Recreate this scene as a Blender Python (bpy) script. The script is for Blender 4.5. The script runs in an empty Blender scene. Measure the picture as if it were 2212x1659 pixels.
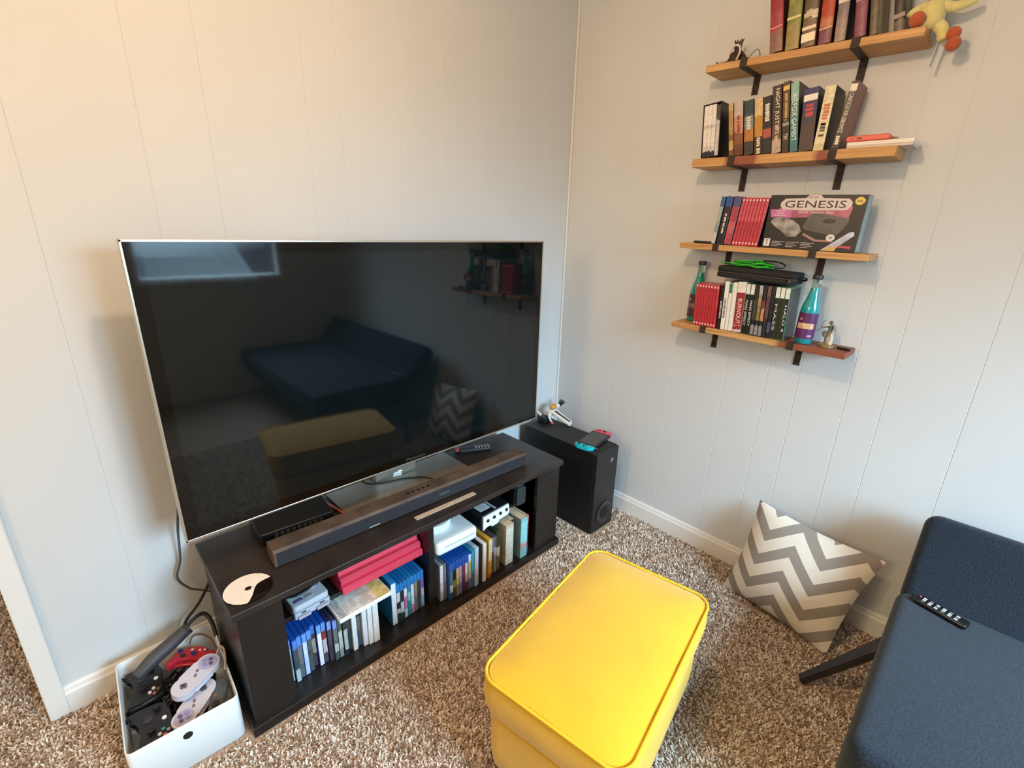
import bpy, bmesh, math, random
import numpy as np
from mathutils import Matrix, Vector
random.seed(7)
C = bpy.context.scene.collection
scn = bpy.context.scene
PI = math.pi
rad = math.radians

# ------------------------------------------------------------------ camera, light, exposure
def look(yaw, pitch, roll):
    cy, sy, cp, sp = math.cos(yaw), math.sin(yaw), math.cos(pitch), math.sin(pitch)
    f = Vector((sy*cp, cy*cp, -sp)); r = Vector((cy, -sy, 0)); u = r.cross(f)
    r2 = math.cos(roll)*r + math.sin(roll)*u; u2 = -math.sin(roll)*r + math.cos(roll)*u
    return Matrix((r2, u2, -f)).transposed().to_4x4()
cam = bpy.data.objects.new('camera', bpy.data.cameras.new('camera')); C.objects.link(cam)
cam.data.sensor_width = 36.0
cam.data.lens = 1015.785*36.0/2212.0
cam.data.clip_start = 0.02
cam.matrix_world = Matrix.Translation((-2.0279, -1.6999, 1.4593)) @ look(.7718, .3175, .0266)
scn.camera = cam

scn.view_settings.view_transform = 'Standard'
scn.view_settings.look = 'None'
scn.view_settings.gamma = 1.0
scn.view_settings.use_curve_mapping = False
scn.view_settings.exposure = 0.0

w = bpy.data.worlds.new('world'); scn.world = w; w.use_nodes = True
bg = w.node_tree.nodes['Background']
bg.inputs[0].default_value = (.62, .8, 1.0, 1); bg.inputs[1].default_value = 1.0

# warm bulb in the ceiling
lamp = bpy.data.lights.new('ceiling_lamp', 'POINT'); lamp.energy = 33; lamp.color = (1.0, .68, .42); lamp.shadow_soft_size = .045
lo = bpy.data.objects.new('ceiling_lamp', lamp); lo.location = (-1.618, -1.185, 2.26); C.objects.link(lo)
# daylight falling through the window behind the camera
win = bpy.data.lights.new('window_daylight', 'AREA'); win.shape = 'RECTANGLE'; win.size = 1.1; win.size_y = 1.05
win.energy = 84; win.color = (.5, .77, 1.0); win.spread = rad(96)
wo = bpy.data.objects.new('window_daylight', win); wo.location = (-1.05, -3.52, 1.55); wo.rotation_euler = (rad(47), 0, 0); C.objects.link(wo)
# soft unseen fill light added on the left to lift the shadows
fill_left = bpy.data.lights.new('fill_light', 'POINT'); fill_left.energy = 46; fill_left.color = (1.0, .74, .48); fill_left.shadow_soft_size = .25
ho = bpy.data.objects.new('fill_light', fill_left); ho.location = (-3.4, -.8, 1.8); C.objects.link(ho)

# ------------------------------------------------------------------ helpers
def lin(h):
    if not isinstance(h, str): return tuple(h)
    h = h.lstrip('#'); v = [int(h[i:i+2], 16)/255 for i in (0, 2, 4)]
    return tuple(c/12.92 if c <= .04045 else ((c+.055)/1.055)**2.4 for c in v)
MC = {}
def P(col, rough=.5, metal=0.0, var=0.0, scale=40.0, bump=0.0, spec=.5, trans=0.0, coat=0.0, sheen=0.0, bscale=None, name='paint'):
    key = (str(col), rough, metal, var, scale, bump, spec, trans, coat, sheen, bscale)
    if key in MC: return MC[key]
    m = bpy.data.materials.new(name); m.use_nodes = True; nt = m.node_tree; b = nt.nodes['Principled BSDF']
    c = lin(col)
    b.inputs['Base Color'].default_value = (*c, 1); b.inputs['Roughness'].default_value = rough
    b.inputs['Metallic'].default_value = metal; b.inputs['Specular IOR Level'].default_value = spec
    b.inputs['Transmission Weight'].default_value = trans; b.inputs['Coat Weight'].default_value = coat
    b.inputs['Sheen Weight'].default_value = sheen
    if var or bump:
        tc = nt.nodes.new('ShaderNodeTexCoord'); n = nt.nodes.new('ShaderNodeTexNoise')
        n.inputs['Scale'].default_value = scale; n.inputs['Detail'].default_value = 4
        nt.links.new(tc.outputs['Object'], n.inputs['Vector'])
        if var:
            r = nt.nodes.new('ShaderNodeValToRGB')
            r.color_ramp.elements[0].position = .3; r.color_ramp.elements[1].position = .7
            r.color_ramp.elements[0].color = (*[x*(1-var) for x in c], 1)
            r.color_ramp.elements[1].color = (*[min(1, x*(1+var)) for x in c], 1)
            nt.links.new(n.outputs['Fac'], r.inputs[0]); nt.links.new(r.outputs[0], b.inputs['Base Color'])
        if bump:
            n2 = n
            if bscale:
                n2 = nt.nodes.new('ShaderNodeTexNoise'); n2.inputs['Scale'].default_value = bscale
                nt.links.new(tc.outputs['Object'], n2.inputs['Vector'])
            bp = nt.nodes.new('ShaderNodeBump'); bp.inputs['Strength'].default_value = bump; bp.inputs['Distance'].default_value = .004
            nt.links.new(n2.outputs['Fac'], bp.inputs['Height']); nt.links.new(bp.outputs[0], b.inputs['Normal'])
    MC[key] = m; return m
def banded(stops, rough=.4, mix=.25, scale=90, axis=2):
    """printed bands from bottom to top of a part: stops = [(start 0..1, colour)]"""
    m = bpy.data.materials.new('print'); m.use_nodes = True; nt = m.node_tree; b = nt.nodes['Principled BSDF']
    b.inputs['Roughness'].default_value = rough
    tc = nt.nodes.new('ShaderNodeTexCoord'); sp = nt.nodes.new('ShaderNodeSeparateXYZ'); r = nt.nodes.new('ShaderNodeValToRGB')
    nt.links.new(tc.outputs['Generated'], sp.inputs[0])
    n = nt.nodes.new('ShaderNodeTexNoise'); n.inputs['Scale'].default_value = scale; n.inputs['Detail'].default_value = 3
    nt.links.new(tc.outputs['Object'], n.inputs['Vector'])
    a = nt.nodes.new('ShaderNodeMath'); a.operation = 'MULTIPLY_ADD'; a.inputs[1].default_value = .16; a.inputs[2].default_value = -.08
    nt.links.new(n.outputs['Fac'], a.inputs[0])
    s = nt.nodes.new('ShaderNodeMath'); s.operation = 'ADD'
    nt.links.new(sp.outputs[axis], s.inputs[0]); nt.links.new(a.outputs[0], s.inputs[1])
    r.color_ramp.interpolation = 'CONSTANT'
    e = r.color_ramp.elements
    while len(e) > 1: e.remove(e[-1])
    e[0].position = 0; e[0].color = (*lin(stops[0][1]), 1)
    for p, c in stops[1:]:
        k = e.new(p); k.color = (*lin(c), 1)
    nt.links.new(s.outputs[0], r.inputs[0])
    mx = nt.nodes.new('ShaderNodeMix'); mx.data_type = 'RGBA'; mx.blend_type = 'MULTIPLY'; mx.inputs[0].default_value = mix
    nt.links.new(r.outputs[0], mx.inputs[6]); 
    r2 = nt.nodes.new('ShaderNodeValToRGB'); r2.color_ramp.elements[0].position = .42; r2.color_ramp.elements[1].position = .58
    r2.color_ramp.elements[0].color = (.15, .15, .15, 1)
    nt.links.new(n.outputs['Fac'], r2.inputs[0]); nt.links.new(r2.outputs[0], mx.inputs[7])
    nt.links.new(mx.outputs[2], b.inputs['Base Color'])
    return m

def mk(name, bm, m, parent=None, M=None, smooth=False, kind=None):
    bmesh.ops.recalc_face_normals(bm, faces=bm.faces)
    me = bpy.data.meshes.new(name); bm.to_mesh(me); bm.free()
    if smooth: 
        for p in me.polygons: p.use_smooth = True
        if smooth == 'auto': me.set_sharp_from_angle(angle=rad(40))
    me.materials.append(m)
    o = bpy.data.objects.new(name, me); C.objects.link(o)
    if parent: o.parent = parent
    if M is not None: o.matrix_basis = M
    if kind: o['kind'] = kind
    return o
def tag(o, label, cat, group=None):
    o['label'] = label; o['category'] = cat
    if group: o['group'] = group
    return o
def thing(name, label, cat, M=None, group=None):
    o = bpy.data.objects.new(name, None); C.objects.link(o); o.empty_display_size = .05
    if M is not None: o.matrix_basis = M
    return tag(o, label, cat, group)
T = lambda x, y, z: Matrix.Translation((x, y, z))
def R(a, ax): return Matrix.Rotation(a, 4, ax)
def box(x0, x1, y0, y1, z0, z1, bev=0.0, seg=2, bm=None, M=None):
    bm = bm or bmesh.new()
    mat = T((x0+x1)/2, (y0+y1)/2, (z0+z1)/2) @ Matrix.Diagonal((x1-x0, y1-y0, z1-z0, 1))
    if M is not None: mat = M @ mat
    vs = bmesh.ops.create_cube(bm, size=1, matrix=mat)['verts']
    if bev:
        es = list({e for v in vs for e in v.link_edges})
        bmesh.ops.bevel(bm, geom=es, offset=bev, segments=seg, affect='EDGES', profile=.5)
    return bm
def rbox(x0, x1, y0, y1, z0, z1, r, seg=6, bev=.0, bm=None, axis='z'):
    """box whose four edges along AXIS are rounded by r and whose end faces are rounded by bev"""
    bm = bm or bmesh.new()
    if axis == 'z': a0, a1, b0, b1, c0, c1 = x0, x1, y0, y1, z0, z1
    elif axis == 'y': a0, a1, b0, b1, c0, c1 = x0, x1, z0, z1, y0, y1
    else: a0, a1, b0, b1, c0, c1 = y0, y1, z0, z1, x0, x1
    def conv(a, b, c):
        return (a, b, c) if axis == 'z' else ((a, c, b) if axis == 'y' else (c, a, b))
    def ringat(i, c):
        q = max(r-i, .0003); out = []
        for cx, cy, st in ((a1-i-q, b1-i-q, 0), (a0+i+q, b1-i-q, 1), (a0+i+q, b0+i+q, 2), (a1-i-q, b0+i+q, 3)):
            for k in range(seg+1):
                t = (st+k/seg)*PI/2; out.append(bm.verts.new(conv(cx+q*math.cos(t), cy+q*math.sin(t), c)))
        return out
    lv = [(0, c0), (0, c1)]
    if bev:
        n = 5 if bev > .01 else 3
        lv = [(bev*(1-math.sin(PI/2*k/n)), c0+bev*(1-math.cos(PI/2*k/n))) for k in range(n+1)]
        lv += [(i, c0+c1-c) for i, c in reversed(lv)]
    rs = [ringat(i, c) for i, c in lv]; n = len(rs[0])
    for a, b in zip(rs, rs[1:]):
        for k in range(n): bm.faces.new((a[k], a[(k+1) % n], b[(k+1) % n], b[k]))
    bm.faces.new(rs[0][::-1]); bm.faces.new(rs[-1])
    return bm
def cyl(r1, r2, z0, z1, n=24, bm=None, M=None, bev=0):
    bm = bm or bmesh.new()
    mat = T(0, 0, (z0+z1)/2)
    if M is not None: mat = M @ mat
    vs = bmesh.ops.create_cone(bm, cap_ends=True, segments=n, radius1=r1, radius2=r2, depth=z1-z0, matrix=mat)['verts']
    return bm
def ball(r, M=None, bm=None, sx=1, sy=1, sz=1, u=20, v=12):
    bm = bm or bmesh.new()
    mat = (M or Matrix()) @ Matrix.Diagonal((sx, sy, sz, 1))
    bmesh.ops.create_uvsphere(bm, u_segments=u, v_segments=v, radius=r, matrix=mat)
    return bm
def lathe(prof, n=28, bm=None, M=None):
    bm = bm or bmesh.new(); rings = []
    for r, z in prof:
        ring = []
        for k in range(n):
            t = 2*PI*k/n; p = Vector((r*math.cos(t), r*math.sin(t), z))
            ring.append(bm.verts.new(M @ p if M else p))
        rings.append(ring)
    for a, b in zip(rings, rings[1:]):
        for k in range(n): bm.faces.new((a[k], a[(k+1) % n], b[(k+1) % n], b[k]))
    bm.faces.new(rings[0][::-1]); bm.faces.new(rings[-1])
    return bm
def tube(pts, r, n=8, bm=None, sub=6, closed=False):
    """round tube along a smooth line; r may be a list (one per point)"""
    bm = bm or bmesh.new(); pts = [Vector(p) for p in pts]
    rr = r if isinstance(r, (list, tuple)) else [r]*len(pts)
    out, ro = [], []
    N = len(pts); segs = N if closed else N-1
    for i in range(segs):
        g = (lambda k: pts[k % N]) if closed else (lambda k: pts[min(max(k, 0), N-1)])
        p0, p1, p2, p3 = g(i-1), g(i), g(i+1), g(i+2)
        for k in range(sub):
            t = k/sub
            out.append(.5*((2*p1)+(-p0+p2)*t+(2*p0-5*p1+4*p2-p3)*t*t+(-p0+3*p1-3*p2+p3)*t**3))
            ro.append(rr[i]*(1-t)+rr[(i+1) % N]*t)
    if not closed: out.append(pts[-1]); ro.append(rr[-1])
    L = len(out); up = Vector((.13, .31, .94)).normalized(); rings = []
    for i, p in enumerate(out):
        d = (out[(i+1) % L]-out[i-1]) if closed else (out[min(i+1, L-1)]-out[max(i-1, 0)])
        d.normalize(); a = d.cross(up)
        if a.length < .05: a = d.cross(Vector((1, 0, 0)))
        a.normalize(); b = a.cross(d); up = b
        rings.append([bm.verts.new(p+ro[i]*(math.cos(2*PI*k/n)*a+math.sin(2*PI*k/n)*b)) for k in range(n)])
    for i in range(L if closed else L-1):
        a, b = rings[i], rings[(i+1) % L]
        for k in range(n): bm.faces.new((a[k], a[(k+1) % n], b[(k+1) % n], b[k]))
    if not closed: bm.faces.new(rings[0][::-1]); bm.faces.new(rings[-1])
    return bm
def prism(prof, x0, x1, bm=None):
    """extrude a (y,z) outline along x"""
    bm = bm or bmesh.new()
    a = [bm.verts.new((x0, y, z)) for y, z in prof]; b = [bm.verts.new((x1, y, z)) for y, z in prof]
    n = len(prof)
    for i in range(n): bm.faces.new((a[i], a[(i+1) % n], b[(i+1) % n], b[i]))
    bm.faces.new(a[::-1]); bm.faces.new(b)
    return bm
def plate(poly, y, t, bm=None):
    """flat polygon (x,z list) of thickness t whose front is at y"""
    bm = bm or bmesh.new()
    a = [bm.verts.new((x, y, z)) for x, z in poly]; b = [bm.verts.new((x, y+t, z)) for x, z in poly]
    n = len(poly)
    for i in range(n): bm.faces.new((a[i], a[(i+1) % n], b[(i+1) % n], b[i]))
    bm.faces.new(a); bm.faces.new(b[::-1])
    return bm
TX = {}
def text_mesh(s, wd, h):
    """letters lying in the xz plane facing -y, fitted to wd x h and centred"""
    key = (s, round(wd, 4), round(h, 4))
    if key in TX: return TX[key]
    cu = bpy.data.curves.new('letters', 'FONT'); cu.body = s; cu.size = 1; cu.extrude = .01; cu.resolution_u = 2
    o = bpy.data.objects.new('letters', cu); C.objects.link(o)
    dg = bpy.context.evaluated_depsgraph_get(); me = bpy.data.meshes.new_from_object(o.evaluated_get(dg))
    bpy.data.objects.remove(o); bpy.data.curves.remove(cu)
    co = np.empty(len(me.vertices)*3); me.vertices.foreach_get('co', co); co = co.reshape(-1, 3)
    lo_, hi = co.min(0), co.max(0)
    q = np.zeros_like(co)
    q[:, 0] = (co[:, 0]-(lo_[0]+hi[0])/2)*wd/(hi[0]-lo_[0]); q[:, 2] = (co[:, 1]-(lo_[1]+hi[1])/2)*h/(hi[1]-lo_[1])
    q[:, 1] = -(co[:, 2]-lo_[2])/(hi[2]-lo_[2])*.0004
    me.vertices.foreach_set('co', q.ravel()); me.update(); me.name = 'lettering'
    TX[key] = me; return me
def text(s, wd, h, m, parent, M, name='lettering'):
    me = text_mesh(s, wd, h).copy(); me.materials.clear(); me.materials.append(m)
    o = bpy.data.objects.new(name, me); C.objects.link(o); o.parent = parent; o.matrix_basis = M
    return o
def spine_text(s, x, y, z, length, size, m, parent, up=False, name='title'):
    """title running down (or up) a spine that faces -y"""
    return text(s, length, size, m, parent, T(x, y, z) @ R(rad(-90 if up else 90), 'Y'), name)

def marks(x, y, z, length, size, col, parent, seed=0, name='fine_print'):
    """unreadable lettering running down a spine: a row of small uneven strokes"""
    g = random.Random(seed); bm = bmesh.new(); zz = z+length/2
    while zz > z-length/2:
        st = size*g.uniform(.3, .55); a = size*g.uniform(.35, .5); b = size*g.uniform(.35, .5)
        box(x-a, x+b, y-.0004, y+.0004, zz-st, zz, bm=bm)
        zz -= st+size*(.12 if g.random() > .2 else .5)
    return mk(name, bm, P(col, .45, name='print_ink2'), parent)

# ------------------------------------------------------------------ the setting
WALL = P('#d2d4d3', .75, var=.02, scale=3, bump=.06, bscale=260, name='wall_paint')
TRIM = P('#e6e4de', .45, name='trim_paint')
CEIL = P('#dcd9d2', .8, name='ceiling_paint')
HGT = 2.52
def struct(name, bm, m, parent=None, **k):
    o = mk(name, bm, m, parent, **k)
    if parent is None: o['kind'] = 'structure'
    return o
FLOORM = P('#a98f79', .95, var=.45, scale=160, bump=.5, name='carpet_backing')
struct('floor', box(-3.95, .1, -3.55, 1.35, -.05, 0), FLOORM)
struct('ceiling', box(-3.95, .1, -3.55, 1.35, HGT, HGT+.05), CEIL)
wb = struct('wall_back', box(-2.29, .1, .0012, .12, 0, HGT), WALL)
xs = [-2.25, -2.03, -1.777, -1.615, -1.327, -1.213, -.986, -.80, -.62, -.43, -.2, 0]
for a, b in zip(xs, xs[1:]):
    mk('panel', box(a+.0007, b-.0007, 0, .006, 0, HGT, .0011, 1), WALL, wb)
wr = struct('wall_right', box(.0012, .1, -3.4, .0, 0, HGT), WALL)
ys = [0, -.2, -.36, -.51, -.697, -.94, -1.105, -1.217, -1.383, -1.493, -1.705, -1.95, -2.11, -2.4, -2.62, -2.9, -3.1, -3.4]
for a, b in zip(ys, ys[1:]):
    mk('panel', box(0, .006, b+.0007, a-.0007, 0, HGT, .0011, 1), WALL, wr)
struct('wall_left', box(-3.95, -3.85, -3.55, 1.35, 0, HGT), WALL)
struct('wall_far', box(-3.85, .1, 1.25, 1.35, 0, HGT), WALL)
bm = box(-3.85, -1.6, -3.5, -3.4, 0, HGT); box(-.5, .1, -3.5, -3.4, 0, HGT, bm=bm)
box(-1.6, -.5, -3.5, -3.4, 0, 1.0, bm=bm); box(-1.6, -.5, -3.5, -3.4, 2.08, HGT, bm=bm)
struct('wall_front', bm, WALL)
# window behind the camera: the source of the cool daylight, seen only as a reflection in the screen
bm = box(-1.6, -1.55, -3.48, -3.39, 1.0, 2.08); box(-.55, -.5, -3.48, -3.39, 1.0, 2.08, bm=bm)
box(-1.6, -.5, -3.48, -3.39, 2.04, 2.08, bm=bm); box(-1.6, -.5, -3.48, -3.37, .98, 1.03, bm=bm)
wn = struct('window_1', bm, TRIM)
gm = bpy.data.materials.new('window_glass'); gm.use_nodes = True; nt = gm.node_tree
nt.nodes.remove(nt.nodes['Principled BSDF']); tr = nt.nodes.new('ShaderNodeBsdfTransparent'); gl = nt.nodes.new('ShaderNodeBsdfGlossy'); mx = nt.nodes.new('ShaderNodeMixShader')
gl.inputs['Roughness'].default_value = .02; mx.inputs[0].default_value = .06
nt.links.new(tr.outputs[0], mx.inputs[1]); nt.links.new(gl.outputs[0], mx.inputs[2]); nt.links.new(mx.outputs[0], nt.nodes['Material Output'].inputs[0])
mk('pane', box(-1.55, -.55, -3.452, -3.448, 1.03, 2.04), gm, wn)
# sheer curtain gathered to one side of the window
sm = bpy.data.materials.new('sheer_cloth'); sm.use_nodes = True; nt = sm.node_tree; nt.nodes.remove(nt.nodes['Principled BSDF'])
tr = nt.nodes.new('ShaderNodeBsdfTransparent'); tl = nt.nodes.new('ShaderNodeBsdfTranslucent'); tl.inputs[0].default_value = (.8, .9, .9, 1); mx = nt.nodes.new('ShaderNodeMixShader'); mx.inputs[0].default_value = .22
nt.links.new(tr.outputs[0], mx.inputs[1]); nt.links.new(tl.outputs[0], mx.inputs[2]); nt.links.new(mx.outputs[0], nt.nodes['Material Output'].inputs[0])
bm = bmesh.new(); gv = {}
for i in range(61):
    for j in range(13):
        u, v = i/60, j/12; z = 2.12-1.17*v+.06*v*math.sin(3.1*u+.4); xr = -1.18+.47*v**1.3
        x = -1.56+(xr+1.56)*u
        gv[i, j] = bm.verts.new((x, -3.352+.012*math.sin(u*60)*(1-.3*v), z))
for i in range(60):
    for j in range(12): bm.faces.new((gv[i, j], gv[i+1, j], gv[i+1, j+1], gv[i, j+1]))
mk('sheer_curtain', bm, sm, wn, smooth=True)
# corner moulding, inside-corner bead, baseboards
struct('trim_1', box(-2.297, -2.25, -.011, .125, 0, HGT, .004), TRIM)
struct('trim_2', box(-.011, .0, -.011, .0, 0, HGT, .004), TRIM)
def base_prof(t=.013, h=.1):
    return [(0, 0), (-t, 0), (-t, h-.024), (-t*.72, h-.017), (-t*.55, h-.006), (-.004, h), (0, h)]
struct('baseboard_back', prism(base_prof(), -2.25, -.0), TRIM)
bmr = prism(base_prof(), 0, 3.4); bmr.transform(R(rad(-90), 'Z'))
struct('baseboard_right', bmr, TRIM)

# carpet pile: short twisted tufts over the floor in view
def in_rect(p, cx, cy, hx, hy, a=0):
    c, s = math.cos(a), math.sin(a); dx, dy = p[:, 0]-cx, p[:, 1]-cy
    return (abs(dx*c+dy*s) < hx) & (abs(-dx*s+dy*c) < hy)
def carpet():
    rng = np.random.default_rng(3); sp = .0058
    gx, gy = np.meshgrid(np.arange(-3.3, -.014, sp), np.arange(-2.3, 1.24, sp))
    p = np.stack([gx.ravel(), gy.ravel()], 1); p += rng.uniform(-.5, .5, p.shape)*sp
    keep = (p[:, 1] < -.013) | (p[:, 0] < -2.305)
    keep &= ~((p[:, 0] < -2.45) & (p[:, 1] < -.6))
    keep &= ~in_rect(p, -1.176, -.27, .7, .222) & ~in_rect(p, -.231, -.3, .105, .256) & ~in_rect(p, -2.0, -.262, .144, .194, rad(-2))
    keep &= ~((p[:, 0] < -1.9) & (p[:, 1] < -1.1))
    for lx, ly, lr in ((-.432, -1.54, .03), (-.82, -1.86, .035), (-1.348, -1.34, .027), (-1.392, -1.074, .027), (-.855, -1.26, .027), (-.899, -.994, .027)):
        keep &= (p[:, 0]-lx)**2+(p[:, 1]-ly)**2 > lr*lr
    keep &= ~in_rect(p, -.2, -1.357, .012, .2, math.atan2(.078, 1)*-1+0.26)
    p = p[keep]; n = len(p)
    a = rng.uniform(0, 2*PI, n); d = np.stack([np.cos(a), np.sin(a)], 1); q = np.stack([-d[:, 1], d[:, 0]], 1)
    wd = rng.uniform(.0016, .0026, n)[:, None]; L = rng.uniform(.004, .011, n)[:, None]; h = rng.uniform(.006, .0095, n)
    V = np.zeros((n, 6, 3))
    V[:, 0, :2] = p-q*wd; V[:, 1, :2] = p+q*wd
    V[:, 2, :2] = p-q*wd*1.25+d*L*.35; V[:, 3, :2] = p+q*wd*1.25+d*L*.35; V[:, 2, 2] = V[:, 3, 2] = h*.75
    V[:, 4, :2] = p-q*wd*.5+d*L; V[:, 5, :2] = p+q*wd*.5+d*L; V[:, 4, 2] = V[:, 5, 2] = h
    base = (np.arange(n)*6)[:, None]
    F = np.concatenate([base+np.array([[0, 1, 3, 2]]), base+np.array([[2, 3, 5, 4]])], 1).reshape(-1, 4)
    me = bpy.data.meshes.new('carpet_pile')
    me.vertices.add(n*6); me.vertices.foreach_set('co', V.ravel())
    me.loops.add(F.size); me.loops.foreach_set('vertex_index', F.ravel().astype(np.int32))
    me.polygons.add(len(F)); me.polygons.foreach_set('loop_start', np.arange(0, F.size, 4, dtype=np.int32)); 
    me.update(calc_edges=True)
    # tufts take one of the yarn colours, in little clumps
    pal = np.array([lin('#e9ddce'), lin('#d9c9b8'), lin('#c5ae99'), lin('#a98e77'), lin('#866a52'), lin('#cfbba6')])
    g = rng.random((520, 520)); ix = ((p[:, 0]+3.4)/.009).astype(int) % 520; iy = ((p[:, 1]+2.4)/.009).astype(int) % 520
    v = .62*g[ix, iy]+.38*rng.random(n)
    k = np.digitize(v, [.33, .46, .56, .68, .80]); k = np.array([0, 1, 5, 2, 3, 4])[k]
    col = np.ones((n, 6, 4), dtype=np.float32); col[:, :, :3] = pal[k][:, None, :]*rng.uniform(.85, 1.1, (n, 1, 1))
    at = me.color_attributes.new('yarn', 'FLOAT_COLOR', 'POINT'); at.data.foreach_set('color', col.ravel())
    m = bpy.data.materials.new('carpet_yarn'); m.use_nodes = True; nt = m.node_tree; b = nt.nodes['Principled BSDF']
    v_ = nt.nodes.new('ShaderNodeVertexColor'); v_.layer_name = 'yarn'; nt.links.new(v_.outputs[0], b.inputs['Base Color'])
    b.inputs['Roughness'].default_value = .9; b.inputs['Specular IOR Level'].default_value = .15
    me.materials.append(m)
    o = bpy.data.objects.new('carpet_pile', me); C.objects.link(o); o['kind'] = 'stuff'
    tag(o, 'speckled brown and beige short carpet pile covering the floor', 'carpet')
carpet()

# ------------------------------------------------------------------ television stand
BLK = P('#1d1917', .34, var=.25, scale=14, bump=.05, bscale=300, name='black_brown_laminate')
BLKTOP = P('#2b2420', .36, var=.35, scale=9, bump=.05, bscale=300, name='dusty_black_laminate')
SX0, SX1, SYF, SYB, STZ = -1.862, -.49, -.475, -.06, .455
st = thing('tv_stand', 'long low black-brown wooden television stand with open shelves', 'tv stand', T(0, 0, 0))
mk('top_panel', box(SX0, SX1, SYF, SYB, STZ-.022, STZ, .002), BLKTOP, st)
mk('bottom_panel', box(SX0, SX1, SYF, SYB, 0, .035, .002), BLK, st)
mk('side_panel', box(SX0+.012, SX0+.03, SYF+.03, SYB-.005, .035, STZ-.022), BLK, st)
mk('side_panel', box(SX1-.03, SX1-.012, SYF+.03, SYB-.005, .035, STZ-.022), BLK, st)
mk('stile', box(SX0+.012, -1.732, SYF+.012, SYF+.03, .035, STZ-.022, .001), BLK, st)
mk('stile', box(-.648, SX1-.012, SYF+.012, SYF+.03, .035, STZ-.022, .001), BLK, st)
mk('divider', box(-1.205, -1.182, SYF+.045, SYB-.012, .035, STZ-.022), BLK, st)
mk('back_panel', box(SX0+.03, SX1-.03, SYB-.012, SYB-.005, .035, STZ-.022), BLK, st)
SHZ = .262
SHT = SHZ+.0006; TPZ = STZ+.0006; BPZ = STZ+.0086
mk('shelf', box(SX0+.03, -1.205, -.365, SYB-.012, SHZ-.016, SHZ, .001), BLK, st)
mk('shelf', box(-1.182, SX1-.03, -.365, SYB-.012, SHZ-.016, SHZ, .001), BLK, st)

# ------------------------------------------------------------------ television
SILV = P('#cfc6b6', .3, .85, name='champagne_metal'); GLASS = P((.003, .006, .007), .045, spec=.55, name='screen_glass'); BLKP = P('#0c0c0d', .45, name='black_plastic')  # GLASS base colour carries a faint teal standing in for reflected walls
GLB = P((.002, .002, .002), .05, spec=.5, name='black_border_glass')
tv = thing('television', 'large flat black television with thin silver frame, switched off, on stand', 'television', T(0, -.27, 0))
x0, x1, z0, z1 = -1.902, -.468, .594, 1.415
bm = box(x0, x0+.006, 0, .034, z0, z1, .001); box(x1-.006, x1, 0, .034, z0, z1, .001, bm=bm)
box(x0, x1, 0, .034, z1-.006, z1, .001, bm=bm); box(x0, x1, 0, .034, z0, z0+.006, .001, bm=bm)
mk('frame', bm, SILV, tv)
mk('screen', box(x0+.036, x1-.036, -.0006, .006, z0+.034, z1-.034), GLASS, tv)
bm = bmesh.new()
for a in ((x0+.006, x0+.0362, z0+.006, z1-.006), (x1-.0362, x1-.006, z0+.006, z1-.006), (x0+.0362, x1-.0362, z0+.006, z0+.0342), (x0+.0362, x1-.0362, z1-.0342, z1-.006)):
    box(a[0], a[1], -.0005, .007, a[2], a[3], bm=bm)
mk('screen_border', bm, GLB, tv)
mk('back_housing', box(x0+.2, x1-.2, .0341, .085, z0+.12, z1-.25, .02), BLKP, tv)
bm = box(-1.24, -1.05, .155, .19, STZ+.008, z0+.2, .006); box(-1.22, -1.07, .084, .16, z0+.13, z0+.19, .004, bm=bm)
mk('neck', bm, SILV, tv)
mk('base_plate', rbox(-1.425, -.865, -.022, .21, TPZ, STZ+.008, .01, bev=.002), P('#8f8a80', .3, .3, var=.08, scale=12, name='dusty_glass_base'), tv)
text('Panasonic', .085, .013, P('#666664', .4, .6, name='logo_silver'), tv, T(-1.145, -.0006, z0+.02), 'logo')

# soundbar
sb = thing('soundbar', 'long dusty dark grey soundbar in front of television', 'soundbar', T(-1.18, -.376, TPZ) @ R(rad(-1.9), 'Z'))
bodyprof = [(0, .004), (0, .052), (.006, .06), (.066, .06), (.072, .054), (.072, .004)]
mk('body', prism(bodyprof, -.53, .53), P('#4d3d31', .65, var=.4, scale=14, name='dusty_brown_plastic'), sb)
mk('grille', box(-.522, .522, -.002, 0, .006, .05, .001), P('#25252a', .85, bump=.5, bscale=900, name='speaker_cloth'), sb)
mk('foot', box(-.5, -.42, .01, .06, 0, .004), BLKP, sb); mk('foot', box(.42, .5, .01, .06, 0, .004), BLKP, sb)
mk('indicator', box(-.225, -.185, -.004, -.002, .008, .013, .0008), P('#7e8884', .4, name='grey_indicator'), sb)
text('YAMAHA', .05, .011, P('#85807a', .4, .5, name='logo_grey'), sb, T(.085, -.0022, .028), 'logo')
for k in range(5): mk('button', cyl(.006, .006, .06, .0615, 16, M=T(-.05+.022*k, .035, 0)), P('#1b1714', .5, name='button'), sb)

s = tag(mk('wooden_strip', box(-.136, .136, -.011, .011, 0, .003, .0006), P('#b39d86', .7, var=.15, scale=60, name='pale_wood'), M=T(-1.115, -.4225, TPZ) @ R(rad(-1.2), 'Z')),
        'thin pale wooden strip lying along stand edge before the soundbar', 'strip')
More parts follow.
